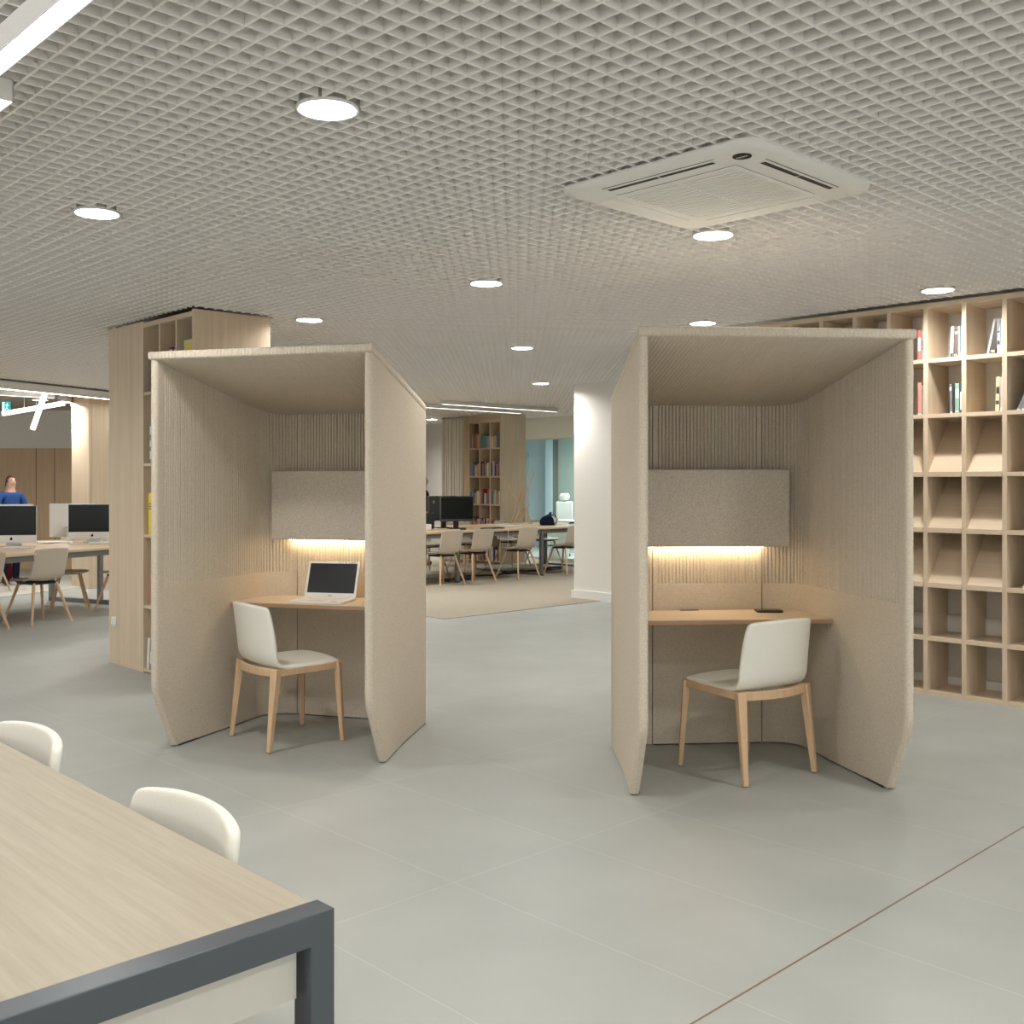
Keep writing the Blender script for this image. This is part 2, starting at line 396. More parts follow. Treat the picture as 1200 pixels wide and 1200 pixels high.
# crossed luminous bars
def bar_lamp(name, label, p0, p1, wires):
    p0, p1 = Vector(p0), Vector(p1); c = (p0+p1)/2
    t = thing(name, label, 'pendant light', c, 0, 'crossed pendant bars')
    obj('luminous_bar', MB().beam(p0-c, p1-c, .052, .052), M['tube_soft'], t, bevel=.006)
    for f in wires:
        q = p0.lerp(p1, f); obj('suspension_wire', MB().tube([q-c+Vector((0,0,.02)), Vector((q.x, q.y, CEIL-.02))-c], .0025, 6), M['plastic_white'], t)
bar_lamp('pendant_bar', 'level luminous pendant bar in the left wing', (-6.17, 13.55, 2.335), (-5.30, 13.35, 2.455), (.35, .55))
bar_lamp('pendant_bar', 'steep luminous pendant bar crossing the level one', (-5.50, 13.25, 2.575), (-5.66, 13.25, 2.115), (.06,))
# exit sign
t = thing('exit_sign', 'small teal exit sign hanging from the ceiling at far left', 'sign', (-7.10, 15.7, 2.58), .1)
obj('panel', MB().box(-.06, .06, -.01, .01, -.105, .085), M['exit'], t)
obj('hanger', MB().box(-.004, .004, -.004, .004, .085, CEIL-2.58-.02), M['plastic_white'], t)
pg = MB()
pg.box(-.052, -.022, -.0115, -.0105, -.09, .07)                      # white door
pg.add([(.012,-.0115,.045),(.026,-.0115,.045),(.026,-.0115,.06),(.012,-.0115,.06)], [(0,1,2,3)])
for a, b in (((.018,.04),(.008,-.01)), ((.008,-.01),(.03,-.04)), ((.03,-.04),(.03,-.075)), ((.008,-.01),(-.005,-.045)), ((-.005,-.045),(-.02,-.05)), ((.016,.03),(.04,.012)), ((.016,.03),(-.008,.02))):
    pg.beam((a[0], -.011, a[1]), (b[0], -.011, b[1]), .001, .009)
obj('pictogram', pg, M['exit_white'], t)

# ------------------------------------------------------------------ air conditioner
t = thing('air_conditioner', 'white four-way cassette air conditioner set in the cell ceiling', 'air conditioner', G3(AC[0], AC[1], CEIL), GR)
def rrect(h, r, n=8, hx=None):
    hx = hx or h; o = []
    for cx, cy, a0 in ((hx-r, h-r, 0), (-hx+r, h-r, PI/2), (-hx+r, -h+r, PI), (hx-r, -h+r, 1.5*PI)):
        for k in range(n+1): a = a0+PI/2*k/n; o.append((cx+r*math.cos(a), cy+r*math.sin(a)))
    return o
def lp(h, r, z): return [(x, y, z) for x, y in rrect(h, r)]
b = MB(); b.loops([lp(.475, .09, .0), lp(.475, .09, -.008), lp(.462, .085, -.022), lp(.43, .07, -.030)], True)
obj('panel', b, M['plastic_white'], t, smooth=True)
obj('body', MB().box(-.41, .41, -.41, .41, .0, .09), M['alu'], t)
for k in range(4):
    R = Matrix.Rotation(k*PI/2, 4, 'Z'); v = MB(); v.box(-.27, .27, .325, .405, -.0345, -.030, R); q = obj('air_outlet', v, M['plastic_white'], t)
    if k < 2: continue
    s_ = MB(); s_.box(-.255, -.004, .372, .394, -.0355, -.0345, R); s_.box(.004, .255, .372, .394, -.0355, -.0345, R); obj('slot', s_, M['dark_gap'], q)
    g_ = MB(); g_.box(-.272, .272, .406, .4085, -.0312, -.0298, R); obj('seam', g_, M['dark_gap'], q)
gr = MB(); gr.box(-.29, .29, -.29, .29, -.032, -.030); iq = obj('intake_grille', gr, M['metal_mid'], t)
sl = MB()
sl.box(-.29, .29, -.29, -.268, -.036, -.032); sl.box(-.29, .29, .268, .29, -.036, -.032); sl.box(-.29, -.268, -.268, .268, -.036, -.032); sl.box(.268, .29, -.268, .268, -.036, -.032); sl.box(-.006, .006, -.268, .268, -.036, -.032)
for k in range(20):
    y = -.266+k*.0268; sl.box(-.268, -.006, y, y+.0185, -.036, -.032); sl.box(.006, .268, y, y+.0185, -.036, -.032)
obj('louvres', sl, M['plastic_white'], iq)
lg = MB(); n = 28; lg.loops([[(.365+.035*math.cos(2*PI*k/n), -.365+.035*math.sin(2*PI*k/n), z) for k in range(n)] for z in (-.030, -.0335)]); em = obj('emblem', lg, M['logo'], t)
em.location = (0, 0, 0)
lt = MB()
for k in range(6): lt.box(.343+k*.0078, .348+k*.0078, -.369, -.362+.002*(k % 2), -.0342, -.0335)
obj('emblem_lettering', lt, M['alu'], em)

# ------------------------------------------------------------------ booths
BW, BB, BD, BT, BTB = .6332, .5331, 1.1334, 2.1357, 1.9034
CH, CD, TK, TR = .335, .186, .042, .048
def half(y): return BW+(BB-BW)*y/BD
def ztop(y): return BT+(BTB-BT)*y/BD-TR
def yfront(z):
    if z >= CH+.05: return 0
    if z <= CH-.05: return CD*(CH-z)/CH
    q = (CH+.05-z)/.1; return CD*.05/CH*q*q
def side_loop(sg, z, rib):
    yf = yfront(z) if z is not None else 0
    def sh(y): return yf + y*(1-yf/.6) if y < .6 else y
    ro, ri, seam = .05, .17, .3095
    pts = []
    tx, ty = (BB-BW)/math.hypot(BB-BW, BD), BD/math.hypot(BB-BW, BD)     # side direction going back
    # outer: seam -> corner -> front
    pts.append((seam, BD)); pts.append((BB-ro*1.0, BD))
    for k in range(1, 5):
        a = PI/2*(1-k/5); pts.append((half(BD-ro)-ro+ro*math.cos(a), BD-ro+ro*math.sin(a)))
    N = 12
    for k in range(N+1): y = (BD-ro)*(1-k/N); y = max(y, TK/2); pts.append((half(y), y)) if (k == 0 or y != pts[-1][1]) else None
    # rounded front edge
    for k in range(1, 8):
        a = PI*k/8; pts.append((half(TK/2)-TK/2+TK/2*math.cos(a), TK/2-TK/2*math.sin(a)))
    # inner path samples with ribs
    yi = BD-TK
    def inner_x(y): return half(y)-TK
    yc = yi-ri
    path = []
    nn = 46
    ys = TK/2
    L1 = yc-ys; k = 0
    seq = []
    pitch = .0195
    d = 0.0
    while d < L1: seq.append(('s', d)); d += pitch/4
    na = int(ri*PI/2/(pitch/4))
    for q in range(na+1): seq.append(('a', q/na))
    L3 = (inner_x(yc)-ri)-seam
    m3 = max(2, int(L3/(pitch/4)))
    for q in range(1, m3+1): seq.append(('b', q/m3))
    for i, (kind, q) in enumerate(seq):
        dep = (0, 0, .010, 0)[i % 4] if rib and (i > 8) and i < len(seq)-2 else 0
        if kind == 's': y = ys+q; x = inner_x(y); nx, ny = 1, 0
        elif kind == 'a': a = PI/2*q; cx = inner_x(yc)-ri; x, y = cx+ri*math.cos(a), yc+ri*math.sin(a); nx, ny = math.cos(a), math.sin(a)
        else: cx = inner_x(yc)-ri; x, y = cx+(seam-cx)*q, yi; nx, ny = 0, 1
        path.append((x+nx*dep, y+ny*dep))
    pts += path
    out = []
    for x, y in pts:
        zz = ztop(y) if z is None else z
        out.append((sg*x, sh(y), zz))
    return out
RIBZ = .885
def side_panel(sg):
    zs = [.007, .08, .16, .24, CH-.05, CH-.025, CH, CH+.025, CH+.05, .6]
    b = MB(); L = [side_loop(sg, z, False) for z in zs]+[side_loop(sg, RIBZ-.004, False), side_loop(sg, RIBZ, False), side_loop(sg, RIBZ+.006, True), side_loop(sg, None, True)]
    return b.loops(L)
def back_panel():
    def lpz(z, rib):
        pts = [(.3045, BD), (-.3045, BD)]
        n = 31*4; 
        for i in range(n+1):
            dep = (0, 0, .010, 0)[i % 4] if rib and 2 < i < n-2 else 0
            pts.append((-.3045+.609*i/n, BD-TK+dep))
        return [(x, y, ztop(y) if z is None else z) for x, y in pts]
    return MB().loops([lpz(.007, False), lpz(RIBZ-.004, False), lpz(RIBZ, False), lpz(RIBZ+.006, True), lpz(None, True)])
def roof():
    e = .004
    def ol(h, ins):
        r = .05; o = [(-BW-e+ins, -e+ins), (BW+e-ins, -e+ins)]
        hb = BB+e-ins; yb = BD+e-ins
        for k in range(6): a = PI/2*k/5; o.append((hb-r+r*math.cos(a), yb-r+r*math.sin(a)))
        for k in range(6): a = PI/2*(1-k/5); o.append((-hb+r-r*math.cos(a), yb-r+r*math.sin(a)))
        return [(x, y, BT+(BTB-BT)*y/BD-TR+h) for x, y in o]
    return MB().loops([ol(0.001, .010), ol(.004, .003), ol(.012, 0), ol(TR-.012, 0), ol(TR-.004, .003), ol(TR, .010)])
def desk():
    pts = [(-half(.665)+TK+.003, .665), (half(.665)-TK-.003, .665)]
    r = .165; yi = BD-TK-.012; hx = half(yi-r)-TK-.004
    for k in range(9): a = PI/2*k/8; pts.append((hx-r+r*math.cos(a), yi-r+r*math.sin(a)))
    for k in range(9): a = PI/2*(1-k/8); pts.append((-hx+r-r*math.cos(a), yi-r+r*math.sin(a)))
    return pts
def booth(label, loc, rz):
    t = thing('work_booth', label, 'booth', loc, rz, 'beige felt work booths')
    obj('side_panel', side_panel(1), M['felt'], t, smooth=True, angle=50)
    obj('side_panel', side_panel(-1), M['felt'], t, smooth=True, angle=50)
    obj('back_panel', back_panel(), M['felt'], t, smooth=True, angle=50)
    f = MB()
    for x in (-.5, .5):
        for y in (.3, .95): f.box(x*.98-.02, x*.98+.02, y-.02, y+.02, 0, .02) if False else None
    bp = MB(); bp.box(-.30, .30, BD-TK+.006, BD-.006, 0, .009)
    for s in (-1, 1):
        p = [(s*(half(.2)-TK+.008), .215), (s*(half(.2)-.008), .215), (s*(half(.98)-.008), .98), (s*(half(.98)-TK+.008), .98)]
        bp.prism(p if s > 0 else list(reversed(p)), 0, .009)
    obj('plinth', bp, M['black'], t)
    obj('roof_panel', roof(), M['felt_roof'], t, smooth=True, angle=60)
    dk = obj('desk_top', MB().prism(desk(), .717, .741), M['desk_top'], t, bevel=.0015)
    d2 = [(x*.999, y) for x, y in desk()]
    obj('desk_edge', MB().prism([(-half(.665)+TK+.002, .6635), (half(.665)-TK-.002, .6635), (half(.665)-TK-.002, .668), (-half(.665)+TK+.002, .668)], .7175, .7375), M['ply_edge'], dk)
    for s in (-1, 1):
        w = half(.72)-TK-.003; br = MB(); br.box(min(s*w, s*(w-.045)), max(s*w, s*(w-.045)), .70, .74, .711, .717); br.box(min(s*w, s*(w-.004)), max(s*w, s*(w-.004)), .70, .74, .68, .717)
        obj('desk_bracket', br, M['alu'], dk)
    so = MB(); so.box(-.16, -.06, 1.055, 1.078, .741, .745); obj('cable_flap', so, M['dark_grey'], dk)
    bx = obj('acoustic_box', MB().box(-.41, .41, .945, 1.050, 1.094, 1.512), M['felt_box'], t, bevel=.006)
    sp = MB(); sp.box(-.30, .30, 1.050, 1.090, 1.16, 1.45); obj('spacer', sp, M['dark_gap'], bx)
    obj('led_strip', MB().box(-.34, .30, 1.052, 1.066, 1.086, 1.098), M['lamp_warm'], bx)
    return t
BL, BRO = (-1.1493, 5.3838, 0), (1.3325, 4.6924, 0)
AL, AR = -.2826, .0777
b1 = booth('left beige felt work booth holding a white laptop', BL, AL)
b2 = dup(b1, BRO, AR, 'right beige felt work booth standing before the oak bookcase')
def inbooth(o, a, x, y, z=0):
    c, s = math.cos(a), math.sin(a); return (o[0]+c*x-s*y, o[1]+s*x+c*y, z)

# ------------------------------------------------------------------ cream chairs
def chair_shell_pts(prof, hw, curve, nu=9):
    rows = []
    for i, (y, z) in enumerate(prof):
        w = hw[i]; c = curve[i]; row = []
        for k in range(nu):
            s = -1+2*k/(nu-1); q = abs(s)**2.2
            row.append((w*s, y+c[0]*q, z+c[1]*q))
        rows.append(row)
    return rows
def sheet(rows):
    n = len(rows[0]); vs = [p for r in rows for p in r]; fs = []
    for i in range(len(rows)-1):
        for k in range(n-1): fs.append((i*n+k, i*n+k+1, (i+1)*n+k+1, (i+1)*n+k))
    return MB().add(vs, fs)
def cream_chair(label, loc, rz, group):
    t = thing('upholstered_chair', label, 'chair', loc, rz, group)
    prof = [(.238, .436), (.246, .452), (.215, .468), (.10, .468), (-.03, .462), (-.112, .458), (-.164, .462), (-.197, .482), (-.212, .53), (-.224, .62), (-.237, .71), (-.247, .765), (-.251, .787)]
    hw = [.205, .214, .222, .228, .231, .232, .232, .231, .230, .226, .220, .212, .196]
    cv = [(-.022, -.004), (-.022, -.004), (-.018, -.010), (0, -.014), (0, -.008), (.004, -.004), (.014, .002), (.036, .014), (.050, .010), (.052, .004), (.050, 0), (.048, -.004), (.044, -.014)]
    obj('seat_shell', sheet(chair_shell_pts(prof, hw, cv, 11)), M['shell_white'], t, smooth=True, angle=180, solid=.028, offset=1, sub=2)
    fr = MB()
    for sx in (-1, 1):
        fr.beam((sx*.214, .205, .424), (sx*.222, -.17, .418), .026, .036)
    fr.beam((-.205, .208, .424), (.205, .208, .424), .024, .034)
    arc = [(x, -.172-.052*(1-(x/.222)**2), .420) for x in [(-.222+.444*k/20) for k in range(21)]]
    L = []
    for i, p in enumerate(arc):
        q0_, q1_ = Vector(arc[max(i-1, 0)]), Vector(arc[min(i+1, 20)]); d = (q1_-q0_).normalized(); nn2 = Vector((-d.y, d.x, 0))
        c = Vector(p); L.append([tuple(c+nn2*a*.012+Vector((0, 0, b))) for a, b in ((-1, -.022), (-1, .020), (1, .020), (1, -.022))])
    fr.loops(L)
    obj('seat_frame', fr, M['beech'], t, bevel=.003)
    for sx in (-1, 1):
        obj('leg', MB().beam((sx*.212, .205, .441), (sx*.238, .224, .004), .040, .036, .026, .022), M['beech'], t, bevel=.004)
        obj('leg', MB().beam((sx*.222, -.175, .438), (sx*.240, -.224, .004), .046, .044, .026, .024), M['beech'], t, bevel=.004)
    for sx in (-1, 1):
        for y in (.222, -.222):
            pass
    gl_ = MB()
    return t
c0 = cream_chair('cream upholstered chair pulled up in the left booth', (-1.093, 5.904, 0), -math.radians(52.5), 'cream chairs')
dup(c0, (1.334, 5.273, 0), math.radians(32), 'cream upholstered chair pulled up in the right booth')
gA = -TH                                              # table end; chairs face grid -y
def G2(x, y): return GW(x, y)
p = Vector(GW(-1.892, 1.09)); 
dup(c0, (-.60-.02, 2.07, 0), 0, 'tmp')
TC = [o for o in C.objects if o.get('label') == 'tmp'][0]
TC['label'] = 'cream chair at the foreground table, nearer the metal corner'
# ------------------------------------------------------------------ foreground table
def px(u, v, z=0): Y = F*(EYE-z)/(v-HY); return ((u-CX)*Y/F, Y)
def togrid(X, Y): return (CT*X-ST*Y, ST*X+CT*Y)
cx_, cy_ = togrid(*px(392.3, 1063.7, .74))            # outer corner of the table in grid coordinates
TW, TL = 1.0, 3.2
t = thing('work_table', 'large oak-topped table with charcoal steel end frame in the foreground', 'table', G3(cx_, cy_, 0), GR)
# local: x towards camera right (short end at x=0), long side at y=0 going to -x
obj('table_top', MB().box(-TL, -.050, -TW+.012, -.012, .712, .739), wood('ash_table_top', (.43, .378, .29), (.35, .30, .222), 'X', 2.2, .38), t, bevel=.003)
f = MB()
sc = .05
def portal(x0, x1):
    out = [(-TW, 0), (-TW+.046, 0), (-TW+.046, .688), (-.046, .688), (-.046, 0), (0, 0), (0, .74), (-TW, .74)]
    return MB().loops([[(x, y, z) for y, z in out] for x in (x0, x1)])
obj('end_frame', portal(-.05, 0), M['metal_grey'], t, bevel=.002)
obj('end_frame', portal(-TL, -TL+.05), M['metal_grey'], t, bevel=.002)
obj('side_rail', MB().box(-TL+.05, -.05, -.046, -.014, .66, .711), M['metal_grey'], t)
obj('side_rail', MB().box(-TL+.05, -.05, -TW+.014, -TW+.046, .66, .711), M['metal_grey'], t)
obj('modesty_panel', MB().box(-.045, -.028, -TW+.055, -.056, .60, .69), M['apron'], t)
# chairs at it
def tchair(o, along, label, off=.06):
    x, y = GW(cx_-along, cy_+off); o.location = (x, y, 0); o.rotation_euler = (0, 0, -TH+PI); o['label'] = label
tchair(TC, .565, 'cream chair at the foreground table, nearer the steel table corner', -.195)
c4 = dup(c0, (0, 0, 0), 0, 'x'); tchair(c4, 1.44, 'cream chair at the foreground table, cut by the left picture edge', -.195)

# ------------------------------------------------------------------ oak bookcase at right
BY = 7.10; TKB = .03
ups = [onY(u, BY) for u in (960, 998, 1039.2, 1081.9, 1126.3, 1174.1)]
pit = (ups[-1]-ups[0])/5; x3 = ups[3]
upx = [x3+pit*k for k in range(-5, 9)]
X0, X1 = upx[0], upx[-1]
t = thing('wall_bookcase', 'tall oak grid bookcase built along the right wall', 'bookcase', G3(X1, BY, 0), GR)
def bl(x): return x-X1
ZS = [2.283, 1.907, 1.511, 1.133, .761, .396]
for x in upx: obj('upright', MB().box(bl(x), bl(x)+TKB, 0, .33, .0, 2.655), M['oak'], t, bevel=.001)
obj('top_panel', MB().box(bl(X0), bl(X1)+TKB, .001, .33, 2.627, 2.662), M['oak_x'], t)
obj('base_panel', MB().box(bl(X0), bl(X1)+TKB, .001, .33, 0, .028), M['oak_x'], t)
nbay = len(upx)-1
slant_cols = [c for c in range(nbay) if c <= 6]
for c in range(nbay):
    a, b = bl(upx[c])+TKB, bl(upx[c+1])
    for r, z in enumerate(ZS):
        if r in (2, 3, 4) and c in slant_cols and c >= 0:
            s = MB(); s.box(a, b, -.012, .012, z-.03, z+.004); s.box(a, b, .012, .05, z-.03, z-.012)
            obj('shelf_lip', s, M['oak_x'], t, bevel=.001)
            zt = z+.345
            sb = MB(); sb.add([(a, .012, z-.012), (b, .012, z-.012), (b, .325, zt-.008), (a, .325, zt-.008), (a, .012, z), (b, .012, z), (b, .325, zt+.006), (a, .325, zt+.006)],
                              [(0,3,2,1),(4,5,6,7),(0,1,5,4),(1,2,6,5),(2,3,7,6),(3,0,4,7)])
            obj('slanted_shelf', sb, M['oak_x'], t)
        else:
            obj('shelf', MB().box(a, b, .0, .33, z-.028, z), M['oak_x'], t, bevel=.001)
def book(name, label, group, u0, u1, z, h, col, y=.015, d=.15, lean=0, plane=None, base=None, pages=True, band=None):
    pl = plane or BY; xa, xb = onY(u0, pl), onY(u1, pl); w = max(xb-xa, .008)
    t = thing(name, label, 'book', G3(xa, pl+y, z), GR, group)
    R = Matrix.Rotation(lean, 4, 'Y')
    cv = MB(); cv.box(0, .003, 0, d, 0, h, R); cv.box(w-.003, w, 0, d, 0, h, R); cv.box(0, w, 0, .003, 0, h, R); obj('cover', cv, colmat(col), t)
    obj('page_block', MB().box(.003, w-.003, .003, d-.004, .003, h-.004, R), colmat((.78, .74, .66)), t)
    if band: 
        k = MB()
        for b0, b1 in band[1]: k.box(.15*w, .85*w, -.0008, 0, h*b0, h*b1, R)
        obj('spine_print', k, colmat(band[0]), t)
    return t
gp = 'books on the right bookcase'
WH, DK = (.78, .77, .74), (.06, .055, .055)
bk = [
 ('salmon red paperback beside the booth edge on the top right bookcase shelf', 1073.6, 1078.3, 0, .205, (.80, .22, .20), 0, (WH, [(.3, .75)])),
 ('white paperback next to the red one on the top right bookcase shelf', 1078.6, 1081.4, 0, .22, WH, 0, ((.4,.4,.45), [(.3, .6)])),
 ('white book leading the trio on the top shelf right of the booth', 1111.4, 1115.4, 0, .205, WH, .04, (DK, [(.02, .14)])),
 ('dark brown book in the trio on the top shelf right of the booth', 1116.0, 1120.6, 0, .19, (.13, .095, .08), .03, ((.6,.5,.3), [(.04, .1), (.8, .9)])),
 ('white-spined book in the trio on the top shelf right of the booth', 1121.2, 1123.6, 0, .20, WH, 0, ((.3,.4,.5), [(.4, .8)])),
 ('slate blue book against the upright, top shelf of right bookcase', 1123.9, 1126.2, 0, .205, (.16, .24, .32), 0, (WH, [(.05, .15)])),
 ('white-edged slim book leaning on the dark one, top shelf far right', 1154.8, 1157.4, 0, .232, (.62, .62, .60), .20, None),
 ('black book leaning steeply on the top shelf at far right', 1158.2, 1164.8, 0, .228, DK, .15, ((.5,.4,.2), [(.05, .12)])),
 ('white book standing beside the leaning black one, top shelf', 1167.0, 1170.6, 0, .222, WH, 0, (DK, [(.25, .37), (.6, .65)])),
 ('pale blue book against the upright on the top shelf far right', 1171.0, 1173.8, 0, .222, (.45, .62, .70), 0, (WH, [(.02, .2)])),
 ('salmon book beside the booth edge on the second bookcase shelf', 1073.9, 1078.6, 1, .222, (.75, .33, .27), 0, (WH, [(.0, .05)])),
 ('white slim book beside the salmon one on the second shelf', 1079.0, 1081.6, 1, .20, WH, 0, None),
 ('grey book with white label on the second shelf', 1111.6, 1115.0, 1, .195, (.22, .22, .23), -.02, (WH, [(.78, .9), (.0, .06)])),
 ('black slim book between grey and green ones on the second shelf', 1115.3, 1117.0, 1, .19, DK, 0, None),
 ('sage green book on the second shelf of the right bookcase', 1117.4, 1122.8, 1, .20, (.30, .47, .36), 0, ((.7,.75,.65), [(.03, .08), (.5, .8)])),
 ('dark blue book against the upright on the second shelf', 1123.2, 1126.2, 1, .20, (.07, .10, .16), 0, (WH, [(.1, .7)])),
 ('cream and yellow book on the second shelf, third bay past the booth', 1164.6, 1169.6, 1, .225, (.72, .67, .42), .03, (DK, [(.2, .3), (.5, .7)])),
 ('pale pink book against the upright on the second shelf', 1170.4, 1173.8, 1, .22, (.62, .52, .49), 0, (WH, [(.0, .1)])),
 ('grey book leaning at the right picture edge on the second shelf', 1189.6, 1194.2, 1, .22, (.22, .24, .25), .42, (WH, [(.0, .06)])),
 ('slate grey book leaning behind the other at the right picture edge', 1194.8, 1199.6, 1, .23, (.28, .31, .33), .42, (WH, [(.0, .06)])),
 ('white book leaning low at the right picture edge', 1196.5, 1199.5, 4, .19, WH, .35, None)]
for lb, u0, u1, r, h, col, lean, band in bk:
    book('book', lb, gp, u0, u1, ZS[r], h, col, .02, .15, lean, band=band)

# ------------------------------------------------------------------ oak column with shelves, left
CY, CXR, CXL = 3.575, -6.78, -8.19
t = thing('column_bookcase', 'oak clad column with open shelves behind the left booth', 'bookcase', G3(CXR, CY, 0), GR)
wl = CXL-CXR                                         # left end in local x
xs = [onY(u, CY)-CXR for u in (168, 186.4, 206)]
ob = MB(); ob.box(wl, xs[0], 0, .62, 0, 2.668); obj('side_cladding', ob, M['oak'], t, bevel=.001)
ob = MB(); ob.box(-.03, 0, 0, .62, 0, 2.668); ob.box(xs[0], -.03, .30, .62, 0, 2.668); obj('end_cladding', ob, M['oak'], t)
sm = MB()
for q in (.16, .36): sm.box(wl+q*(xs[0]-wl)/.56*1.0, wl+q*(xs[0]-wl)/.56+.002, -.0006, 0, 0, 2.668)
obj('panel_joint', sm, M['ply_edge'], t)
for x in xs[1:]: obj('upright', MB().box(x-.01, x+.01, .002, .30, 0, 2.655), M['oak'], t)
obj('top_panel', MB().box(xs[0], -.03, .003, .30, 2.62, 2.655), M['oak_x'], t)
CZ = [2.128, 1.588, 1.049, .511, .03]
ed = [xs[0], xs[1], xs[2], -.02]
for z in CZ:
    for k in range(3):
        obj('shelf', MB().box(ed[k]+.01*(k > 0), ed[k+1]-.01, .004, .30, z-.022, z), M['oak_x'], t)
so = MB(); so.box(wl+.07, wl+.15, -.012, 0, .30, .375); q = obj('power_socket', so, M['plastic_white'], t, bevel=.004)
s2 = MB(); s2.box(wl+.085, wl+.105, -.022, -.012, .32, .355); obj('plug', s2, M['plastic_white'], q)
gp2 = 'books on the oak column'
def cbook(lb, u0, u1, r, h, col, lean=0, band=None, d=.2, y=.02): return book('book', lb, gp2, u0, u1, CZ[r], h, col, y, d, lean, plane=CY, band=band)
cbook('black tall book on the top shelf of the oak column', 173.6, 176.6, 0, .29, DK)
cbook('dark red book with white lettering seen over the left booth roof', 195, 199.5, 0, .305, (.20, .03, .035), band=(WH, [(.86, .95)]))
cbook('pink-lettered book beside the dark red one over the booth roof', 200.2, 205, 0, .30, (.14, .05, .06), band=((.7,.5,.5), [(.85, .95)]))
cbook('pale green patterned book seen over the left booth roof', 212.5, 226, 0, .335, (.56, .55, .33), band=((.65,.55,.10), [(.78, .93)]))
cbook('black and white book on the second shelf of the oak column', 172, 175.6, 1, .31, (.25, .25, .25), band=(WH, [(.1, .3), (.4, .55), (.7, .9)]))
cbook('bright yellow book with black figures on the column shelf', 170.8, 176.5, 2, .315, (.80, .62, .05), band=((.10, .09, .03), [(.60, .63), (.66, .69), (.72, .75)]))
cbook('salmon red book low on the oak column shelf', 173.4, 176.4, 3, .235, (.72, .22, .17), band=(WH, [(0, .08)]))
cbook('white magazine leaning on the bottom column shelf', 168.6, 171.4, 4, .235, WH, .10)
cbook('grey magazine leaning on the bottom column shelf behind the white one', 171.8, 175.4, 4, .23, (.30, .30, .31), .10, (WH, [(.2, .6)]))

# ------------------------------------------------------------------ laptop and phone in the booths
lx = inbooth(BL, AL, -.005, .80, .741)
lapa = AL+math.radians(-2)
t = thing('laptop', 'open white laptop with dark screen on the left booth desk', 'laptop', lx, lapa+math.radians(4))
obj('base', MB().box(-.165, .165, -.115, .115, 0, .015), M['alu_light'], t, bevel=.004)
kb = MB()
for r in range(5):
    for c in range(13): kb.box(-.145+c*.0224, -.145+c*.0224+.019, -.03+r*.024, -.03+r*.024+.020, .015, .0165)
obj('keyboard', kb, M['rose'], t)
obj('touchpad', MB().box(-.05, .05, -.105, -.042, .015, .0157), M['alu'], t)
st = MB(); st.box(.09, .13, -.10, -.085, .015, .0156); obj('sticker', st, M['dark_grey'], t)
RT = Matrix.Translation((0, .115, .012)) @ Matrix.Rotation(math.radians(-20), 4, 'X')
lid = obj('lid', MB().box(-.165, .165, 0, .007, 0, .225, RT), M['alu_light'], t, bevel=.003)
obj('screen', MB().box(-.150, .150, -.0012, .0005, .030, .212, RT), M['screen_soft'], lid)
tx = bpy.data.curves.new('brand', 'FONT'); tx.body = 'ASUS'; tx.size = .012; tx.align_x = 'CENTER'; tx.extrude = .0003
to = bpy.data.objects.new('tmp', tx); C.objects.link(to)
bpy.context.view_layer.update()
me = bpy.data.meshes.new_from_object(to.evaluated_get(bpy.context.evaluated_depsgraph_get())); bpy.data.objects.remove(to)
me.transform(RT @ Matrix.Translation((0, -.0015, .010)) @ Matrix.Rotation(PI/2, 4, 'X')); me.materials.clear(); me.materials.append(M['dark_grey'])
bo = bpy.data.objects.new('lettering', me); place(bo, parent=lid)
tk = MB()
for k, w in enumerate((.012, .006, .010, .022, .02, .008)): tk.box(.03+k*.021, .03+k*.021+w, -.0012, .0002, .2155, .2185, RT)
obj('fine_print', tk, M['dark_grey'], lid)
ppos = inbooth(BRO, AR, .30, .965, .741)
t = thing('phone', 'dark phone lying on the right booth desk', 'phone', ppos, AR-.12)
obj('body', MB().box(-.07, .07, -.038, .038, 0, .013), mat('brown_case', (.05, .028, .022), .4), t, bevel=.005)
obj('display', MB().box(-.058, .058, -.030, .030, .013, .0136), mat('phone_display', (.10, .085, .08), .2), t)

# ------------------------------------------------------------------ plastic shell chairs
def shell_chair(label, loc, rz, group):
    t = thing('shell_chair', label, 'chair', loc, rz, group)
    prof = [(.215, .430), (.222, .442), (.19, .450), (.08, .444), (-.05, .436), (-.14, .438), (-.185, .455), (-.212, .50), (-.228, .58), (-.243, .66), (-.256, .74), (-.262, .768), (-.264, .778)]
    hw = [.175, .19, .205, .22, .222, .215, .205, .200, .205, .208, .206, .198, .182]
    cv = [(-.03, 0), (-.03, 0), (-.02, .004), (0, .012), (0, .02), (.012, .03), (.025, .032), (.035, .025), (.035, .015), (.032, .006), (.028, 0), (.026, 0), (.025, -.008)]
    obj('seat_shell', sheet(chair_shell_pts(prof, hw, cv, 9)), M['shell_grey'], t, smooth=True, angle=180, solid=.012, sub=1)
    f = MB(); f.box(-.15, .15, -.13, .13, .405, .428); obj('under_frame', f, M['black'], t, bevel=.006)
    for sx in (-1, 1):
        obj('leg', MB().tube([(sx*.13, .12, .42), (sx*.235, .235, .004)], [.017, .012], 8), M['beech'], t, smooth=True)
        obj('leg', MB().tube([(sx*.13, -.12, .42), (sx*.235, -.235, .004)], [.017, .012], 8), M['beech'], t, smooth=True)
    return t
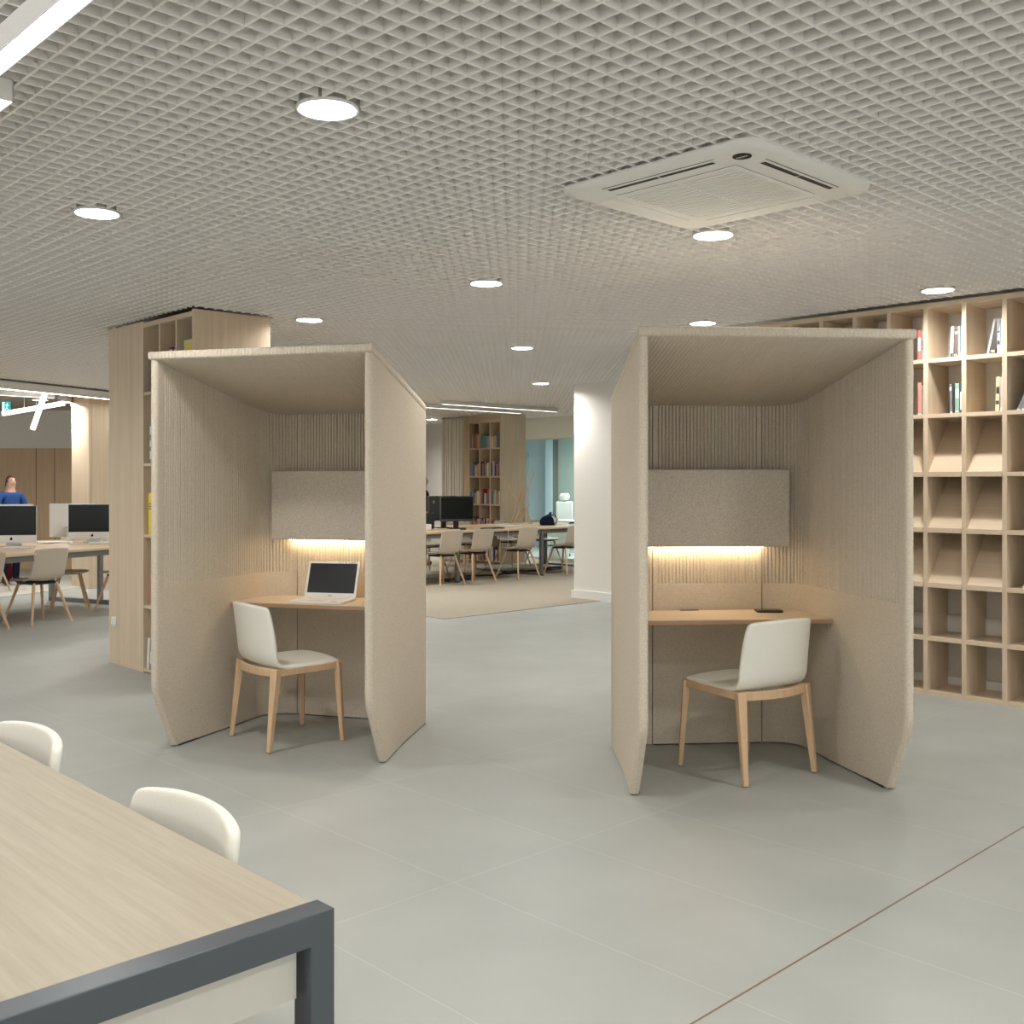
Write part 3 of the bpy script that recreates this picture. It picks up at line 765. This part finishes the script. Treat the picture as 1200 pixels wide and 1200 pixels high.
# long computer table in the middle
TX0, TX1, TY0, TY1 = -12.85, -11.22, 8.3, 13.6
t = thing('computer_table', 'long oak computer table standing on the beige carpet', 'table', G3(TX1, TY0, .006), GR)
W_T, L_T = TX1-TX0, TY1-TY0
obj('table_top', MB().box(-W_T, 0, 0, L_T, .715, .745), M['oak_y'], t, bevel=.003)
obj('side_rail', MB().box(-.07, -.03, .05, L_T-.05, .65, .714), M['metal_mid'], t)
obj('side_rail', MB().box(-W_T+.03, -W_T+.07, .05, L_T-.05, .65, .714), M['metal_mid'], t)
for y in (.03, 1.75, 3.5, L_T-.08):
    f = MB(); f.box(-.07, -.02, y, y+.05, 0, .714); f.box(-W_T+.02, -W_T+.07, y, y+.05, 0, .714); f.box(-W_T+.02, -.02, y, y+.05, 0, .03); obj('leg_frame', f, M['metal_mid'], t)
gc = 'grey beige shell chairs'
FZ = .006
def gpos(x, y, z=FZ): return G3(x, y, z)
# facing grid -x : chair +y must point to grid -x
face_m = GR+PI/2
s0 = shell_chair('grey beige shell chair, leftmost on the near side of the long table', gpos(-11.16, 9.69), face_m, gc)
dup(s0, gpos(-11.20, 10.33), face_m, 'grey beige shell chair, second from left on the near side of the long table')
dup(s0, gpos(-11.20, 11.25), face_m, 'grey beige shell chair, third from left on the near side of the long table')
dup(s0, gpos(-11.24, 12.33), face_m+.08, 'grey beige shell chair beside the white pillar at the long table')
for x, y, lb in ((-12.85, 10.85, 'grey beige shell chair across the long table, nearest the left booth'), (-12.9, 11.75, 'grey beige shell chair across the long table below the black monitor'),
                 (-12.85, 12.75, 'grey beige shell chair across the long table before the oak column'), (-12.9, 13.6, 'grey beige shell chair across the long table before the glass office')):
    dup(s0, gpos(x, y), face_m+PI+random.uniform(-.1, .1), lb)

def monitor(label, loc, rz, w=.56, h=.34, group=None):
    t = thing('monitor', label, 'monitor', loc, rz, group)
    obj('housing', MB().box(-w/2, w/2, 0, .035, .11, .11+h+.03), M['dark_grey'], t, bevel=.005)
    obj('screen', MB().box(-w/2+.012, w/2-.012, -.002, .002, .145, .11+h+.018), M['screen'], t)
    s = MB(); s.box(-.04, .04, .035, .075, .01, .30); s.box(-.13, .13, -.06, .12, 0, .012); obj('stand', s, M['black'], t, bevel=.004)
    e_ = MB(); e_.loops([[(.18+r*math.cos(a), .0352, .40+r*math.sin(a)) for a in (2*PI*k/16 for k in range(16))] for r in (.022, .012)], False); obj('emblem', e_, M['alu'], t)
    return t
ZT_ = .752
monitor('black monitor facing the near chairs on the long table', gpos(-11.80, 10.55, ZT_), .42, .54, .35, group='black monitors')
monitor('black monitor turned away, showing its dark back on the long table', gpos(-12.25, 10.62, ZT_), PI+.75, .56, .35, 'black monitors')
def kbd(label, loc, rz, m, w=.40):
    t = thing('keyboard', label, 'keyboard', loc, rz); obj('base', MB().box(-w/2, w/2, -.065, .065, 0, .012), m, t, bevel=.004)
    k = MB()
    for r in range(5):
        for c in range(15): k.box(-w/2+.012+c*(w-.024)/15, -w/2+.012+c*(w-.024)/15+.018, -.055+r*.022, -.055+r*.022+.017, .012, .0165)
    obj('keys', k, m, t)
def mouse(label, loc, rz, m):
    t = thing('mouse', label, 'mouse', loc, rz); b = MB()
    L = [[(.032*s*math.cos(a), .055*s*math.sin(a), z) for a in (2*PI*k/16 for k in range(16))] for s, z in ((.95, 0), (1, .008), (.9, .02), (.6, .030), (.2, .034))]
    obj('body', b.loops(L), m, t, smooth=True)
kbd('black keyboard lying in front of the black monitor', gpos(-11.45, 10.95, ZT_), face_m, M['black'])
mouse('black mouse beside the black keyboard', gpos(-11.45, 10.35, ZT_), face_m, M['black'])
t = thing('desktop_tower', 'small black computer tower between the black monitors', 'computer', gpos(-12.0, 10.12, ZT_), GR+.3)
obj('case', MB().box(-.05, .05, -.14, .14, 0, .24), M['black'], t, bevel=.008)
obj('front_vent', MB().box(-.035, .035, -.143, -.14, .04, .20), M['dark_grey'], t)
t = thing('printer', 'small white box device at the left of the long table', 'device', gpos(-11.75, 9.78, ZT_), GR)
obj('case', MB().box(-.11, .11, -.13, .13, 0, .09), M['plastic_white'], t, bevel=.01); obj('paper_slot', MB().box(-.08, .08, -.132, -.13, .03, .04), M['dark_gap'], t)
t = thing('paper_stack', 'white paper sheets lying on the middle of the long table', 'paper', gpos(-11.95, 11.78, ZT_), GR+.2)
for k in range(3): obj('sheet', MB().box(-.15, .15, -.21, .21, k*.003, k*.003+.002, Matrix.Rotation(.15*k, 4, 'Z')), M['plastic_white'], t)
# navy bag
t = thing('bag', 'navy bag with folded top lying on the long table', 'bag', gpos(-11.85, 12.62, ZT_), GR+PI/2+.5)
b = MB(); L = []
for z, hx, hy in ((0, .22, .12), (.03, .235, .13), (.10, .21, .11), (.15, .17, .075), (.165, .12, .04)):
    L.append([(x+.012*math.sin(9*y+z*40), y+.01*math.sin(12*x+z*30), z+.012*math.sin(14*x)) for x, y in rrect(hy, hy*.6, 4, hx)])
obj('body', b.loops(L), M['navy'], t, smooth=True, sub=1)
b = MB(); b.tube([(-.05, 0, .15), (-.02, -.02, .20), (.06, -.02, .20), (.10, 0, .15)], .012, 8); obj('handle', b, M['blue_shirt'], t, smooth=True)
b = MB()
for x in (-.12, -.02, .08): b.tube([(x, -.135, .02), (x+.02, -.115, .10), (x+.03, -.07, .155)], .005, 6)
obj('check_stripe', b, M['alu'], t, smooth=True)
def cable(label, pts, r=.006, name='cable', m='black'):
    c = Vector(pts[0]); P = [Vector(p) for p in pts]; out = []
    for i in range(len(P)-1):
        a0 = P[max(i-1, 0)]; a1, a2 = P[i], P[i+1]; a3 = P[min(i+2, len(P)-1)]
        for k in range(6):
            s = k/6; out.append(.5*((2*a1)+(a2-a0)*s+(2*a0-5*a1+4*a2-a3)*s*s+(3*a1-a0-3*a2+a3)*s**3))
    out.append(P[-1]); b = MB().tube([p-c for p in out], r, 6)
    o = obj(name, b, M[m], None, loc=c, smooth=True); return tag(o, label, 'cable')
cable('dark cable heap lying right of the navy bag on the long table', [gpos(-11.75+.3*math.cos(k*1.3)*.4, 13.0+.06*k, ZT_+.012+.012*(k % 2)) for k in range(9)], .011)
cable('dark cable lying on the carpet under the long table', [gpos(-11.7, 10.3, .02), gpos(-11.85, 10.8, .02), gpos(-11.7, 11.3, .02), gpos(-11.9, 11.9, .02), gpos(-11.8, 12.5, .02), gpos(-11.9, 13.0, .02)], .012)
cable('thin dark cable hanging from the long table edge', [gpos(-11.30, 10.95, .70), gpos(-11.36, 11.0, .55), gpos(-11.34, 10.9, .3), gpos(-11.5, 10.75, .1), gpos(-11.6, 10.5, .02)], .005)
cable('pale cable dropping from the long table top', [gpos(-11.21, 11.0, .752), gpos(-11.20, 11.04, .72), gpos(-11.24, 11.06, .5), gpos(-11.30, 11.02, .25), gpos(-11.36, 10.9, .02)], .0035, m='plastic_white')
def strip(label, x, y, rz):
    t = thing('power_strip', label, 'power strip', gpos(x, y), GR+rz, 'power strips under the long table'); obj('body', MB().box(-.05, .05, -.22, .22, 0, .05), M['black'], t, bevel=.006)
    k = MB()
    for i in range(5): k.box(-.02, .02, -.19+i*.08, -.15+i*.08, .05, .054)
    obj('outlets', k, M['dark_grey'], t)
strip('black power strip under the second near chair of the long table', -11.45, 10.25, .0)
strip('black power strip under the third near chair of the long table', -11.8, 11.75, .05)
strip('black power strip beside the white pillar under the long table', -11.9, 12.75, .0)

# ------------------------------------------------------------------ far oak column with books, curtain, glass office
FYp, FXR, FXL = 12.9, -13.27, -14.42
# shelves on its left face (grid -y), end face at grid x = FXR
t = thing('far_bookcase', 'oak column bookcase full of books beyond the long table', 'bookcase', G3(FXR, FYp, 0), GR)
fx = [onY(u, FYp)-FXR for u in (550, 562.2, 574.5, 586.5)]
wl = FXL-FXR
obj('side_cladding', MB().box(wl, fx[0], 0, .62, 0, 2.668), M['walnut_panel'], t)
o_ = MB(); o_.box(-.005+fx[3], 0, 0, .62, 0, 2.668); o_.box(fx[0], fx[3], .28, .62, 0, 2.668); obj('end_cladding', o_, M['oak'], t)
obj('back_board', MB().box(fx[0], fx[3], .27, .28, 0, 2.54), M['walnut_panel'], t)
obj('top_panel', MB().box(fx[0], fx[3], -.002, .27, 2.52, 2.668), M['oak_x'], t)
for x in fx: obj('upright', MB().box(x-.01, x+.012, -.006, .27, 0, 2.54), M['oak'], t)
FZS = [2.07, 1.565, 1.065, .56, .06]
for z in FZS:
    for k in range(3): obj('shelf', MB().box(fx[k]+.012, fx[k+1]-.01, -.004, .27, z-.025, z), M['oak_x'], t)
bayn = ['left', 'middle', 'right']; rown = ['top', 'second', 'third', 'fourth', 'bottom']; ordn = ['first', 'second', 'third', 'fourth', 'fifth', 'sixth', 'seventh']
PAL = [('white', WH), ('grey', (.30, .31, .33)), ('slate', (.13, .16, .21)), ('red', (.45, .07, .07)), ('tan', (.58, .44, .26)), ('cream', (.70, .64, .48)), ('teal', (.16, .33, .36)), ('mauve', (.40, .33, .40)), ('black', (.05, .05, .06)), ('orange', (.62, .28, .13))]
for r, z in enumerate(FZS):
    for k in range(3):
        a, b_ = FXR+fx[k]+.016, FXR+fx[k+1]-.014
        x = a; i = 0
        rr = random.Random(r*10+k)
        while x < b_-.02 and i < 7:
            w = rr.uniform(.022, .045); w = min(w, b_-x)
            if r == 0 and rr.random() < .3: w = min(.09, b_-x)
            cn, cc = PAL[rr.randrange(len(PAL))]
            h = rr.uniform(.19, .27)
            bo = MB(); bo.box(0, w-.002, 0, .003, 0, h); bo.box(0, .003, 0, .16, 0, h); bo.box(w-.005, w-.002, 0, .16, 0, h); bo.box(.003, w-.005, .003, .155, .003, h-.005)
            o = obj('book', bo, colmat(cc), None, loc=G3(x, FYp+.012, z), rz=GR)
            tag(o, '%s book, %s from left in the %s bay, %s row, far oak column bookcase' % (cn, ordn[i], bayn[k], rown[r]), 'book', 'books on the far oak column')
            x += w; i += 1
# curtain
n = 60; cu = MB(); rows = []
pa, pb = Vector((-.70, 18.75, 0)), Vector((-.30, 18.45, 0)); dd = (pb-pa); nn_ = Vector((-dd.y, dd.x, 0)).normalized()
for z in (.02, .6, 1.2, 1.8, 2.3, 2.62):
    rows.append([tuple(pa+dd*(k/n)+nn_*(.045*math.sin(k*.9+.6*math.sin(k*.35))*(.7+.12*z)+.015*math.sin(z*2+k*.3))+Vector((0, 0, z))) for k in range(n+1)])
o = obj('curtain', sheet(rows), M['curtain'], None, smooth=True, angle=180, solid=.006, sub=1); tag(o, 'beige pleated curtain hanging left of the far oak column', 'curtain')
# glass office
GYp = 14.4
gbox('wall_office_side', -17.6, -15.0, GYp, GYp+.1, 0, CEIL+.11, M['paint'])
gbox('wall_office_header', -15.0, -5.75, GYp, GYp+.1, 2.28, CEIL+.11, M['paint'])
gbox('wall_office_left', -17.7, -17.6, GYp, Y1, 0, CEIL+.11, M['office_blue'])
w1 = struct('window_1', MB().box(-15.0, -12.62, GYp+.04, GYp+.052, .04, 2.26), M['glass'], rz=GR)
w2 = struct('window_2', MB().box(-12.58, -9.5, GYp+.04, GYp+.052, .04, 2.26), M['glass'], rz=GR)
gbox('trim_2', -15.0, -5.75, GYp+.02, GYp+.07, 0, .04, M['alu'])
gbox('trim_3', -15.0, -5.75, GYp+.02, GYp+.07, 2.255, 2.285, M['alu'])
gbox('trim_4', -12.62, -12.58, GYp+.02, GYp+.07, .04, 2.26, M['alu'])
gbox('wall_office_far', -17.6, -5.75, 17.2, 17.3, 0, CEIL+.11, M['office_blue'])
# door in the office wall
xd0, xd1 = onY(606, 17.2), onY(617.5, 17.2)
d_ = struct('door_1', MB().box(xd0, xd1, 17.15, 17.2, 0, 2.05), M['white_gloss'], rz=GR)
fr_ = MB(); fr_.box(xd1, xd1+.07, 17.14, 17.2, 0, 2.12); fr_.box(xd0, xd1+.07, 17.14, 17.2, 2.05, 2.12); struct('trim_5', fr_, M['alu'], rz=GR)
def opanel(name, u0, u1, m, label):
    x0, x1 = onY(u0, 17.0), onY(u1, 17.0); b = MB().box(x0, x1, 16.95, 17.19, 0, 2.75)
    struct(name, b, m, rz=GR)
opanel('trim_6', 641, 649.5, M['office_cyan'], ''); opanel('trim_7', 649.6, 656, M['office_grey'], ''); opanel('trim_8', 656.1, 690, M['office_green'], '')
L = bpy.data.lights.new('office_panel', 'AREA'); L.shape = 'RECTANGLE'; L.size = .6; L.size_y = 2.4; L.energy = 120; L.color = (.92, .98, 1)
t = thing('ceiling_panel_light', 'square light panel in the glass office ceiling', 'ceiling light', G3(-13.4, 15.8, CEIL-.01), GR)
f = MB(); f.box(-.62, .62, -.62, .62, 0, .04); obj('frame', f, M['white_gloss'], t); obj('diffuser', MB().box(-.6, .6, -.6, .6, -.004, 0), M['lamp'], t)
L.size = 1.2; L.size_y = 1.2; lo = bpy.data.objects.new('light_source', L); lo.location = (0, 0, -.01); lo.parent = t; C.objects.link(lo)
# office chair and desk
def onGY(u, y): x = onY(u, y); return x
xo = onY(661.5, 15.3)
t = thing('office_chair', 'white office chair with headrest inside the glass office', 'chair', G3(xo, 15.3, 0), GR+.9)
obj('backrest', MB().box(-.165, .165, -.03, .03, .50, 1.08), M['plastic_white'], t, bevel=.02)
b = MB(); b.loops([[(hx*x, .04*y, z) for x, y in [(math.cos(2*PI*k/16), math.sin(2*PI*k/16)) for k in range(16)]] for z, hx in ((1.10, .07), (1.13, .10), (1.18, .105), (1.22, .09), (1.24, .05))]); obj('headrest', b, M['plastic_white'], t, smooth=True)
obj('headrest_post', MB().box(-.03, .03, -.012, .012, 1.06, 1.11), M['dark_grey'], t)
obj('seat', MB().box(-.23, .23, .02, .45, .42, .50), M['plastic_white'], t, bevel=.02)
b = MB(); b.tube([(0, .2, .43), (0, .2, .08)], .025, 10); obj('gas_lift', b, M['alu'], t)
for k in range(5):
    a = 2*PI*k/5; q = obj('foot', MB().beam((0, .2, .09), (.29*math.cos(a), .2+.29*math.sin(a), .065), .035, .03), M['alu'], t)
    obj('castor', MB().tube([(.29*math.cos(a)-.012, .2+.29*math.sin(a), .028), (.29*math.cos(a)+.012, .2+.29*math.sin(a), .028)], .028, 10), M['rubber'], q)
t = thing('office_desk', 'white desk inside the glass office', 'desk', G3(-12.75, 14.85, 0), GR)
obj('desk_top', MB().box(-.9, 1.2, -.35, .2, .71, .74), M['plastic_white'], t, bevel=.004); obj('modesty_panel', MB().box(-.85, 1.15, -.33, -.31, .25, .71), M['white_gloss'], t)
for x in (-.88, 1.14): obj('leg', MB().box(x, x+.04, -.34, .19, 0, .71), M['white_gloss'], t)
# stick coat stand
t = thing('stick_sculpture', 'sculpture of crossing wooden sticks standing on the long table', 'sculpture', gpos(-12.45, 12.55, ZT_), 0)
dirs = [(.16, 0, -.19, .66), (-.15, .05, .05, .70), (-.10, -.05, .24, .87), (.20, .05, .02, .45), (-.04, -.08, .17, .34), (.03, .1, .04, .52)]
for x0, y0, x1, h in dirs: obj('stick', MB().tube([(x0, y0, 0), (x1, -y0, h)], [.011, .009], 8), M['beech'], t, smooth=True)

# ------------------------------------------------------------------ left wing: computer table and its chairs
t = thing('computer_table', 'oak computer table with grey steel frame in the left wing', 'table', L2(-1.7, 0, .0), A2)
LT, WT = 4.0, 1.75                                     # local +y along D2, local -x away
obj('table_top', MB().box(-WT, 0, 0, LT, .715, .742), M['oak_y'], t, bevel=.003)
obj('side_rail', MB().box(-.07, -.02, .03, LT-.03, .655, .714), M['metal_mid'], t)
obj('side_rail', MB().box(-WT+.02, -WT+.07, .03, LT-.03, .655, .714), M['metal_mid'], t)
for y in (.05, LT-.10):
    f = MB()
    for x in (-.09, -.93, -WT+.04): f.box(x, x+.05, y, y+.05, .0065 if False else 0, .714)
    f.box(-WT+.04, -.04, y, y+.05, 0, .05); f.box(-WT+.04, -.04, y, y+.05, .655, .714); obj('leg_frame', f, M['metal_mid'], t)
def imac(label, loc, rz, w=.53):
    t = thing('desktop_computer', label, 'computer', loc, rz, 'silver all-in-one computers')
    h = .32; ZC = .035
    obj('housing', MB().box(-w/2, w/2, 0, .022, ZC, ZC+h+.09), M['alu_light'], t, bevel=.004)
    obj('screen', MB().box(-w/2+.001, w/2-.001, -.002, .001, ZC+.085, ZC+h+.088), M['screen'], t)
    b = MB(); b.loops([[(.014*math.cos(a), -.0015, .078+.016*math.sin(a)) for a in (2*PI*k/14 for k in range(14))], [(.014*math.cos(a), .0005, .078+.016*math.sin(a)) for a in (2*PI*k/14 for k in range(14))]]); b.beam((.003, -.0006, .095), (.008, -.0006, .102), .001, .005); obj('emblem', b, M['logo'], t)
    s = MB(); s.box(-.09, .09, -.06, .13, 0, .008); s.box(-.085, .085, .10, .108, 0, .16); s.box(-.085, .085, .02, .108, .15, .16); obj('stand', s, M['alu'], t, bevel=.003)
    return t
def l2rot(face): return A2+face
ZI = .742
# facing the near side (towards +x local) : screen front is local -y -> rotate +90
imac('silver computer with black screen at the left picture edge', (-5.20, 11.62, ZI), math.radians(8))
imac('silver computer with dark green reflection beside the oak column', (-4.60, 12.42, ZI), math.radians(12))
imac('silver computer seen from behind on the left wing table', (-5.06, 13.0, ZI), math.radians(180+28))
imac('silver computer mostly hidden behind the leftmost screen', (-5.62, 12.5, ZI), math.radians(180+25))
kbd('white keyboard before the leftmost silver computer', (-4.96, 11.25, ZI), math.radians(12), M['plastic_white'], .30)
mouse('white mouse left of the white keyboard', (-5.27, 11.16, ZI), .2, M['plastic_white'])
kbd('white keyboard before the silver computer by the oak column', (-4.32, 12.14, ZI), math.radians(14), M['plastic_white'], .42)
mouse('white mouse before the silver computer by the oak column', (-4.70, 12.0, ZI), .2, M['plastic_white'])
def papers(label, x, y, rz):
    t = thing('paper_stack', label, 'paper', (x, y, ZI), rz)
    for k in range(3): obj('sheet', MB().box(-.16, .16, -.11, .11, k*.006, k*.006+.005, Matrix.Rotation(.3*k, 4, 'Z')), M['plastic_white'], t)
papers('loose white papers on the middle of the left wing table', -4.98, 12.2, .4)
papers('white papers beside the silver computer near the oak column', -4.35, 12.75, .1)
cable('white cable curled on the left wing table', [(-4.9+.1*math.cos(k*1.1), 12.5+.08*math.sin(k*1.1), ZI+.012+.004*k) for k in range(10)], .007, m='plastic_white')
fl = A2+PI/2
def lw(a, n, rz, lb): dup(s0, L2(a, n), rz, lb)
q_ = 'grey beige shell chairs'
dup(s0, (-4.56, 10.80, 0), fl-.12, 'grey beige shell chair at the left wing table, whole in view')
dup(s0, L2(-.12, .22), fl-.15, 'grey beige shell chair at the left wing table, cut by the picture edge')
t = thing('stool', 'grey beige stool half hidden behind the left wing chair', 'stool', (-4.68, 11.95, 0), .3)
b = MB(); n = 24; b.loops([[(r*math.cos(2*PI*k/n), r*.8*math.sin(2*PI*k/n), z) for k in range(n)] for r, z in ((.12, .405), (.20, .425), (.215, .437), (.19, .446))]); obj('seat', b, M['shell_grey'], t, smooth=True)
for sx in (-1, 1):
    for sy in (-1, 1): obj('leg', MB().tube([(sx*.10, sy*.09, .42), (sx*.20, sy*.18, .004)], [.016, .011], 8), M['beech'], t, smooth=True)
dup(s0, (-3.98, 11.75, 0), fl-.1, 'grey beige shell chair hidden behind the oak column, one leg showing')
dup(s0, (-6.55, 13.8, .006), fl+PI+.2, 'grey beige shell chair across the left wing table beneath the person')
# second table farther left
t = thing('computer_table', 'second grey framed table behind the left wing table', 'table', (-7.05, 15.55, .006), A2)
obj('table_top', MB().box(-1.5, 0, -2.5, 0, .715, .742), M['oak_y'], t, bevel=.003)
f = MB(); f.box(-.07, -.02, -.08, -.03, 0, .714); f.box(-1.48, -1.43, -.08, -.03, 0, .714); f.box(-1.48, -.02, -.08, -.03, 0, .05); obj('leg_frame', f, M['metal_mid'], t)
f = MB(); f.box(-.07, -.02, -2.45, -2.40, 0, .714); f.box(-1.48, -1.43, -2.45, -2.40, 0, .714); f.box(-1.48, -.02, -2.45, -2.40, 0, .05); obj('leg_frame', f, M['metal_mid'], t)
# wood column in the left wing, panelled wall
wc = thing('wood_column', 'pale wood clad column lit from above in the left wing', 'column', G3(-14.09, 5.87, 0), GR)
obj('lit_cladding', MB().box(-.60, -.004, .0, .04, 0, CEIL-.02), M['oak'], wc, bevel=.006)
obj('side_cladding', MB().box(-.60, 0, .04, 1.9, 0, CEIL-.02), M['oak'], wc)
obj('head_band', MB().box(-.60, .012, -.012, 1.9, CEIL-.16, CEIL-.02), M['walnut_panel'], wc)
so = MB(); so.box(0, .012, .62, .72, .17, .28); obj('power_socket', so, M['plastic_white'], wc, bevel=.004)
struct('wall_panelled', MB().box(-12.5, -5.0, 17.5, 17.56, 0, 2.02), M['walnut_panel'])
jn = MB()
for x in (-11.2, -10.3, -9.4, -8.55, -7.42, -7.11, -6.0): jn.box(x, x+.008, 17.497, 17.5, 0, 2.02)
struct('trim_9', jn, M['dark_gap'])
struct('wall_left_upper', MB().box(-12.5, -5.0, 17.52, 17.6, 2.02, CEIL), M['paint'])

# ------------------------------------------------------------------ people
def person(label, loc, rz, H, top, legs, arms, hair_long=False):
    t = thing('person', label, 'person', loc, rz)
    s = H/1.75
    V = {'pel': (0, 0, .93), 'wai': (0, 0, 1.06), 'che': (0, 0, 1.27), 'shc': (0, 0, 1.40), 'nec': (0, .01, 1.475), 'jaw': (0, .03, 1.565), 'hed': (0, .02, 1.655), 'cro': (0, .005, 1.72), 'nos': (0, .118, 1.625)}
    R = {'pel': (.15, .11), 'wai': (.135, .10), 'che': (.155, .11), 'shc': (.11, .085), 'nec': (.055, .055), 'jaw': (.068, .078), 'hed': (.086, .10), 'cro': (.05, .06), 'nos': (.010, .012)}
    E = [('pel','wai'),('wai','che'),('che','shc'),('shc','nec'),('nec','jaw'),('jaw','hed'),('hed','cro'),('hed','nos')]
    for sx, n in ((-1, 'l'), (1, 'r')):
        V['sh'+n] = (sx*.18, 0, 1.39); R['sh'+n] = (.06, .06)
        el, ha = arms
        V['el'+n] = (sx*(.24+el[0]), el[1], el[2]); R['el'+n] = (.042, .042)
        V['wr'+n] = (sx*(.22+ha[0]), ha[1], ha[2]); R['wr'+n] = (.029, .029)
        V['pa'+n] = (sx*(.22+ha[0]), ha[1]+.05, ha[2]-.05); R['pa'+n] = (.036, .018)
        E += [('shc','sh'+n),('sh'+n,'el'+n),('el'+n,'wr'+n),('wr'+n,'pa'+n)]
        for k, dx in enumerate((-.027, -.009, .009, .027)):
            f1 = 'f%d%s' % (k, n); V[f1] = (sx*(.22+ha[0])+dx, ha[1]+.085, ha[2]-.10); R[f1] = (.010, .010); f2 = f1+'t'; V[f2] = (sx*(.22+ha[0])+dx*1.1, ha[1]+.10, ha[2]-.145+.006*abs(k-1)); R[f2] = (.008, .008)
            E += [('pa'+n, f1), (f1, f2)]
        V['th'+n] = (sx*(.22+ha[0]-.045), ha[1]+.075, ha[2]-.07); R['th'+n] = (.010, .010); E.append(('pa'+n, 'th'+n))
        V['hp'+n] = (sx*.09, 0, .90); R['hp'+n] = (.095, .10); V['kn'+n] = (sx*.10, .02, .50); R['kn'+n] = (.058, .06)
        V['an'+n] = (sx*.105, -.01, .09); R['an'+n] = (.04, .042); V['to'+n] = (sx*.115, .15, .035); R['to'+n] = (.042, .03)
        E += [('pel','hp'+n),('hp'+n,'kn'+n),('kn'+n,'an'+n),('an'+n,'to'+n)]
    ks = list(V); me = bpy.data.meshes.new('body'); me.from_pydata([tuple(c*s for c in V[k]) for k in ks], [(ks.index(a), ks.index(b)) for a, b in E], [])
    o = bpy.data.objects.new('tmp_body', me); C.objects.link(o)
    m = o.modifiers.new('skin', 'SKIN'); m.use_smooth_shade = True
    sk = me.skin_vertices[0].data
    for i, k in enumerate(ks): sk[i].radius = (R[k][0]*s, R[k][1]*s); sk[i].use_root = (k == 'pel')
    q = o.modifiers.new('sub', 'SUBSURF'); q.levels = 2; q.render_levels = 2
    bpy.context.view_layer.update()
    ev = bpy.data.meshes.new_from_object(o.evaluated_get(bpy.context.evaluated_depsgraph_get())); bpy.data.objects.remove(o)
    ev.materials.clear(); ev.materials.append(M['skin']); ev.name = 'body'
    for p in ev.polygons: p.use_smooth = True
    body = bpy.data.objects.new('body', ev); place(body, parent=t)
    def cloth(name, test, m_, off):
        bm = bmesh.new(); bm.from_mesh(ev); bm.normal_update()
        for v in bm.verts: v.co = v.co + v.normal*off
        bmesh.ops.delete(bm, geom=[f for f in bm.faces if not test(f.calc_center_median()/s)], context='FACES')
        n_ = bpy.data.meshes.new(name); bm.to_mesh(n_); bm.free(); n_.materials.clear(); n_.materials.append(m_)
        c = bpy.data.objects.new(name, n_); place(c, parent=t); k = c.modifiers.new('solid', 'SOLIDIFY'); k.thickness = .004; return c
    hz = V['wrr'][2]; wy = V['wrr'][1]
    cloth('shirt', lambda c: .92 < c.z < 1.46 and not (abs(c.x) > .16 and c.z < hz+.03 and c.y > wy-.1), top, .010)
    cloth('trousers', lambda c: .09 < c.z < .98 and abs(c.x) < .21, legs, .008)
    cloth('shoes', lambda c: c.z < .10, M['black'], .006)
    cloth('hair', lambda c: c.z > 1.56 and (c.y < .055 or c.z > 1.695) and (c.z > 1.60 or c.y < -.01), M['hair'], .014)
    ey = MB()
    for sx in (-1, 1):
        for k in range(1): ey.loops([[(sx*.031*s+r*math.cos(a), .112*s+yy, 1.648*s+r*.7*math.sin(a)) for a in (2*PI*j/10 for j in range(10))] for r, yy in ((.011, -.006), (.009, .001), (.003, .003))])
    obj('eyes', ey, M['logo'], t); mo = MB(); mo.box(-.022*s, .022*s, .100*s, .112*s, 1.582*s, 1.590*s); obj('mouth', mo, mat('lips', (.35, .14, .12), .5), t)
    return t
person('person in a blue top and dark trousers standing behind the left wing table', (-6.62, 14.75, .006), -2.2, 1.57, M['blue_shirt'], M['navy'], ((.03, .05, 1.12), (-.03, .28, 1.05)))
person('person in dark clothes standing at the long table beside the left booth', (-1.02, 18.2, .006), -1.9, 1.58, M['dark_green'], M['navy'], ((.02, .04, 1.10), (-.02, .24, 1.02)))
t = thing('backpack', 'maroon backpack lying under the left wing table', 'bag', (-7.0, 15.2, .006), .4)
b = MB(); L = [[(x, y, z) for x, y in rrect(hy, hy*.7, 5, hx)] for z, hx, hy in ((0, .17, .10), (.06, .21, .13), (.25, .20, .12), (.40, .14, .09), (.45, .06, .05))]
obj('body', b.loops(L), M['maroon'], t, smooth=True, sub=1); obj('strap', MB().tube([(-.08, -.12, .38), (-.10, -.19, .25), (-.08, -.13, .08)], .014, 8), M['navy'], t, smooth=True)

# ------------------------------------------------------------------ world
w = bpy.data.worlds.new('world'); S.world = w; w.use_nodes = True
w.node_tree.nodes['Background'].inputs['Color'].default_value = (1, .985, .965, 1); w.node_tree.nodes['Background'].inputs['Strength'].default_value = 1.65
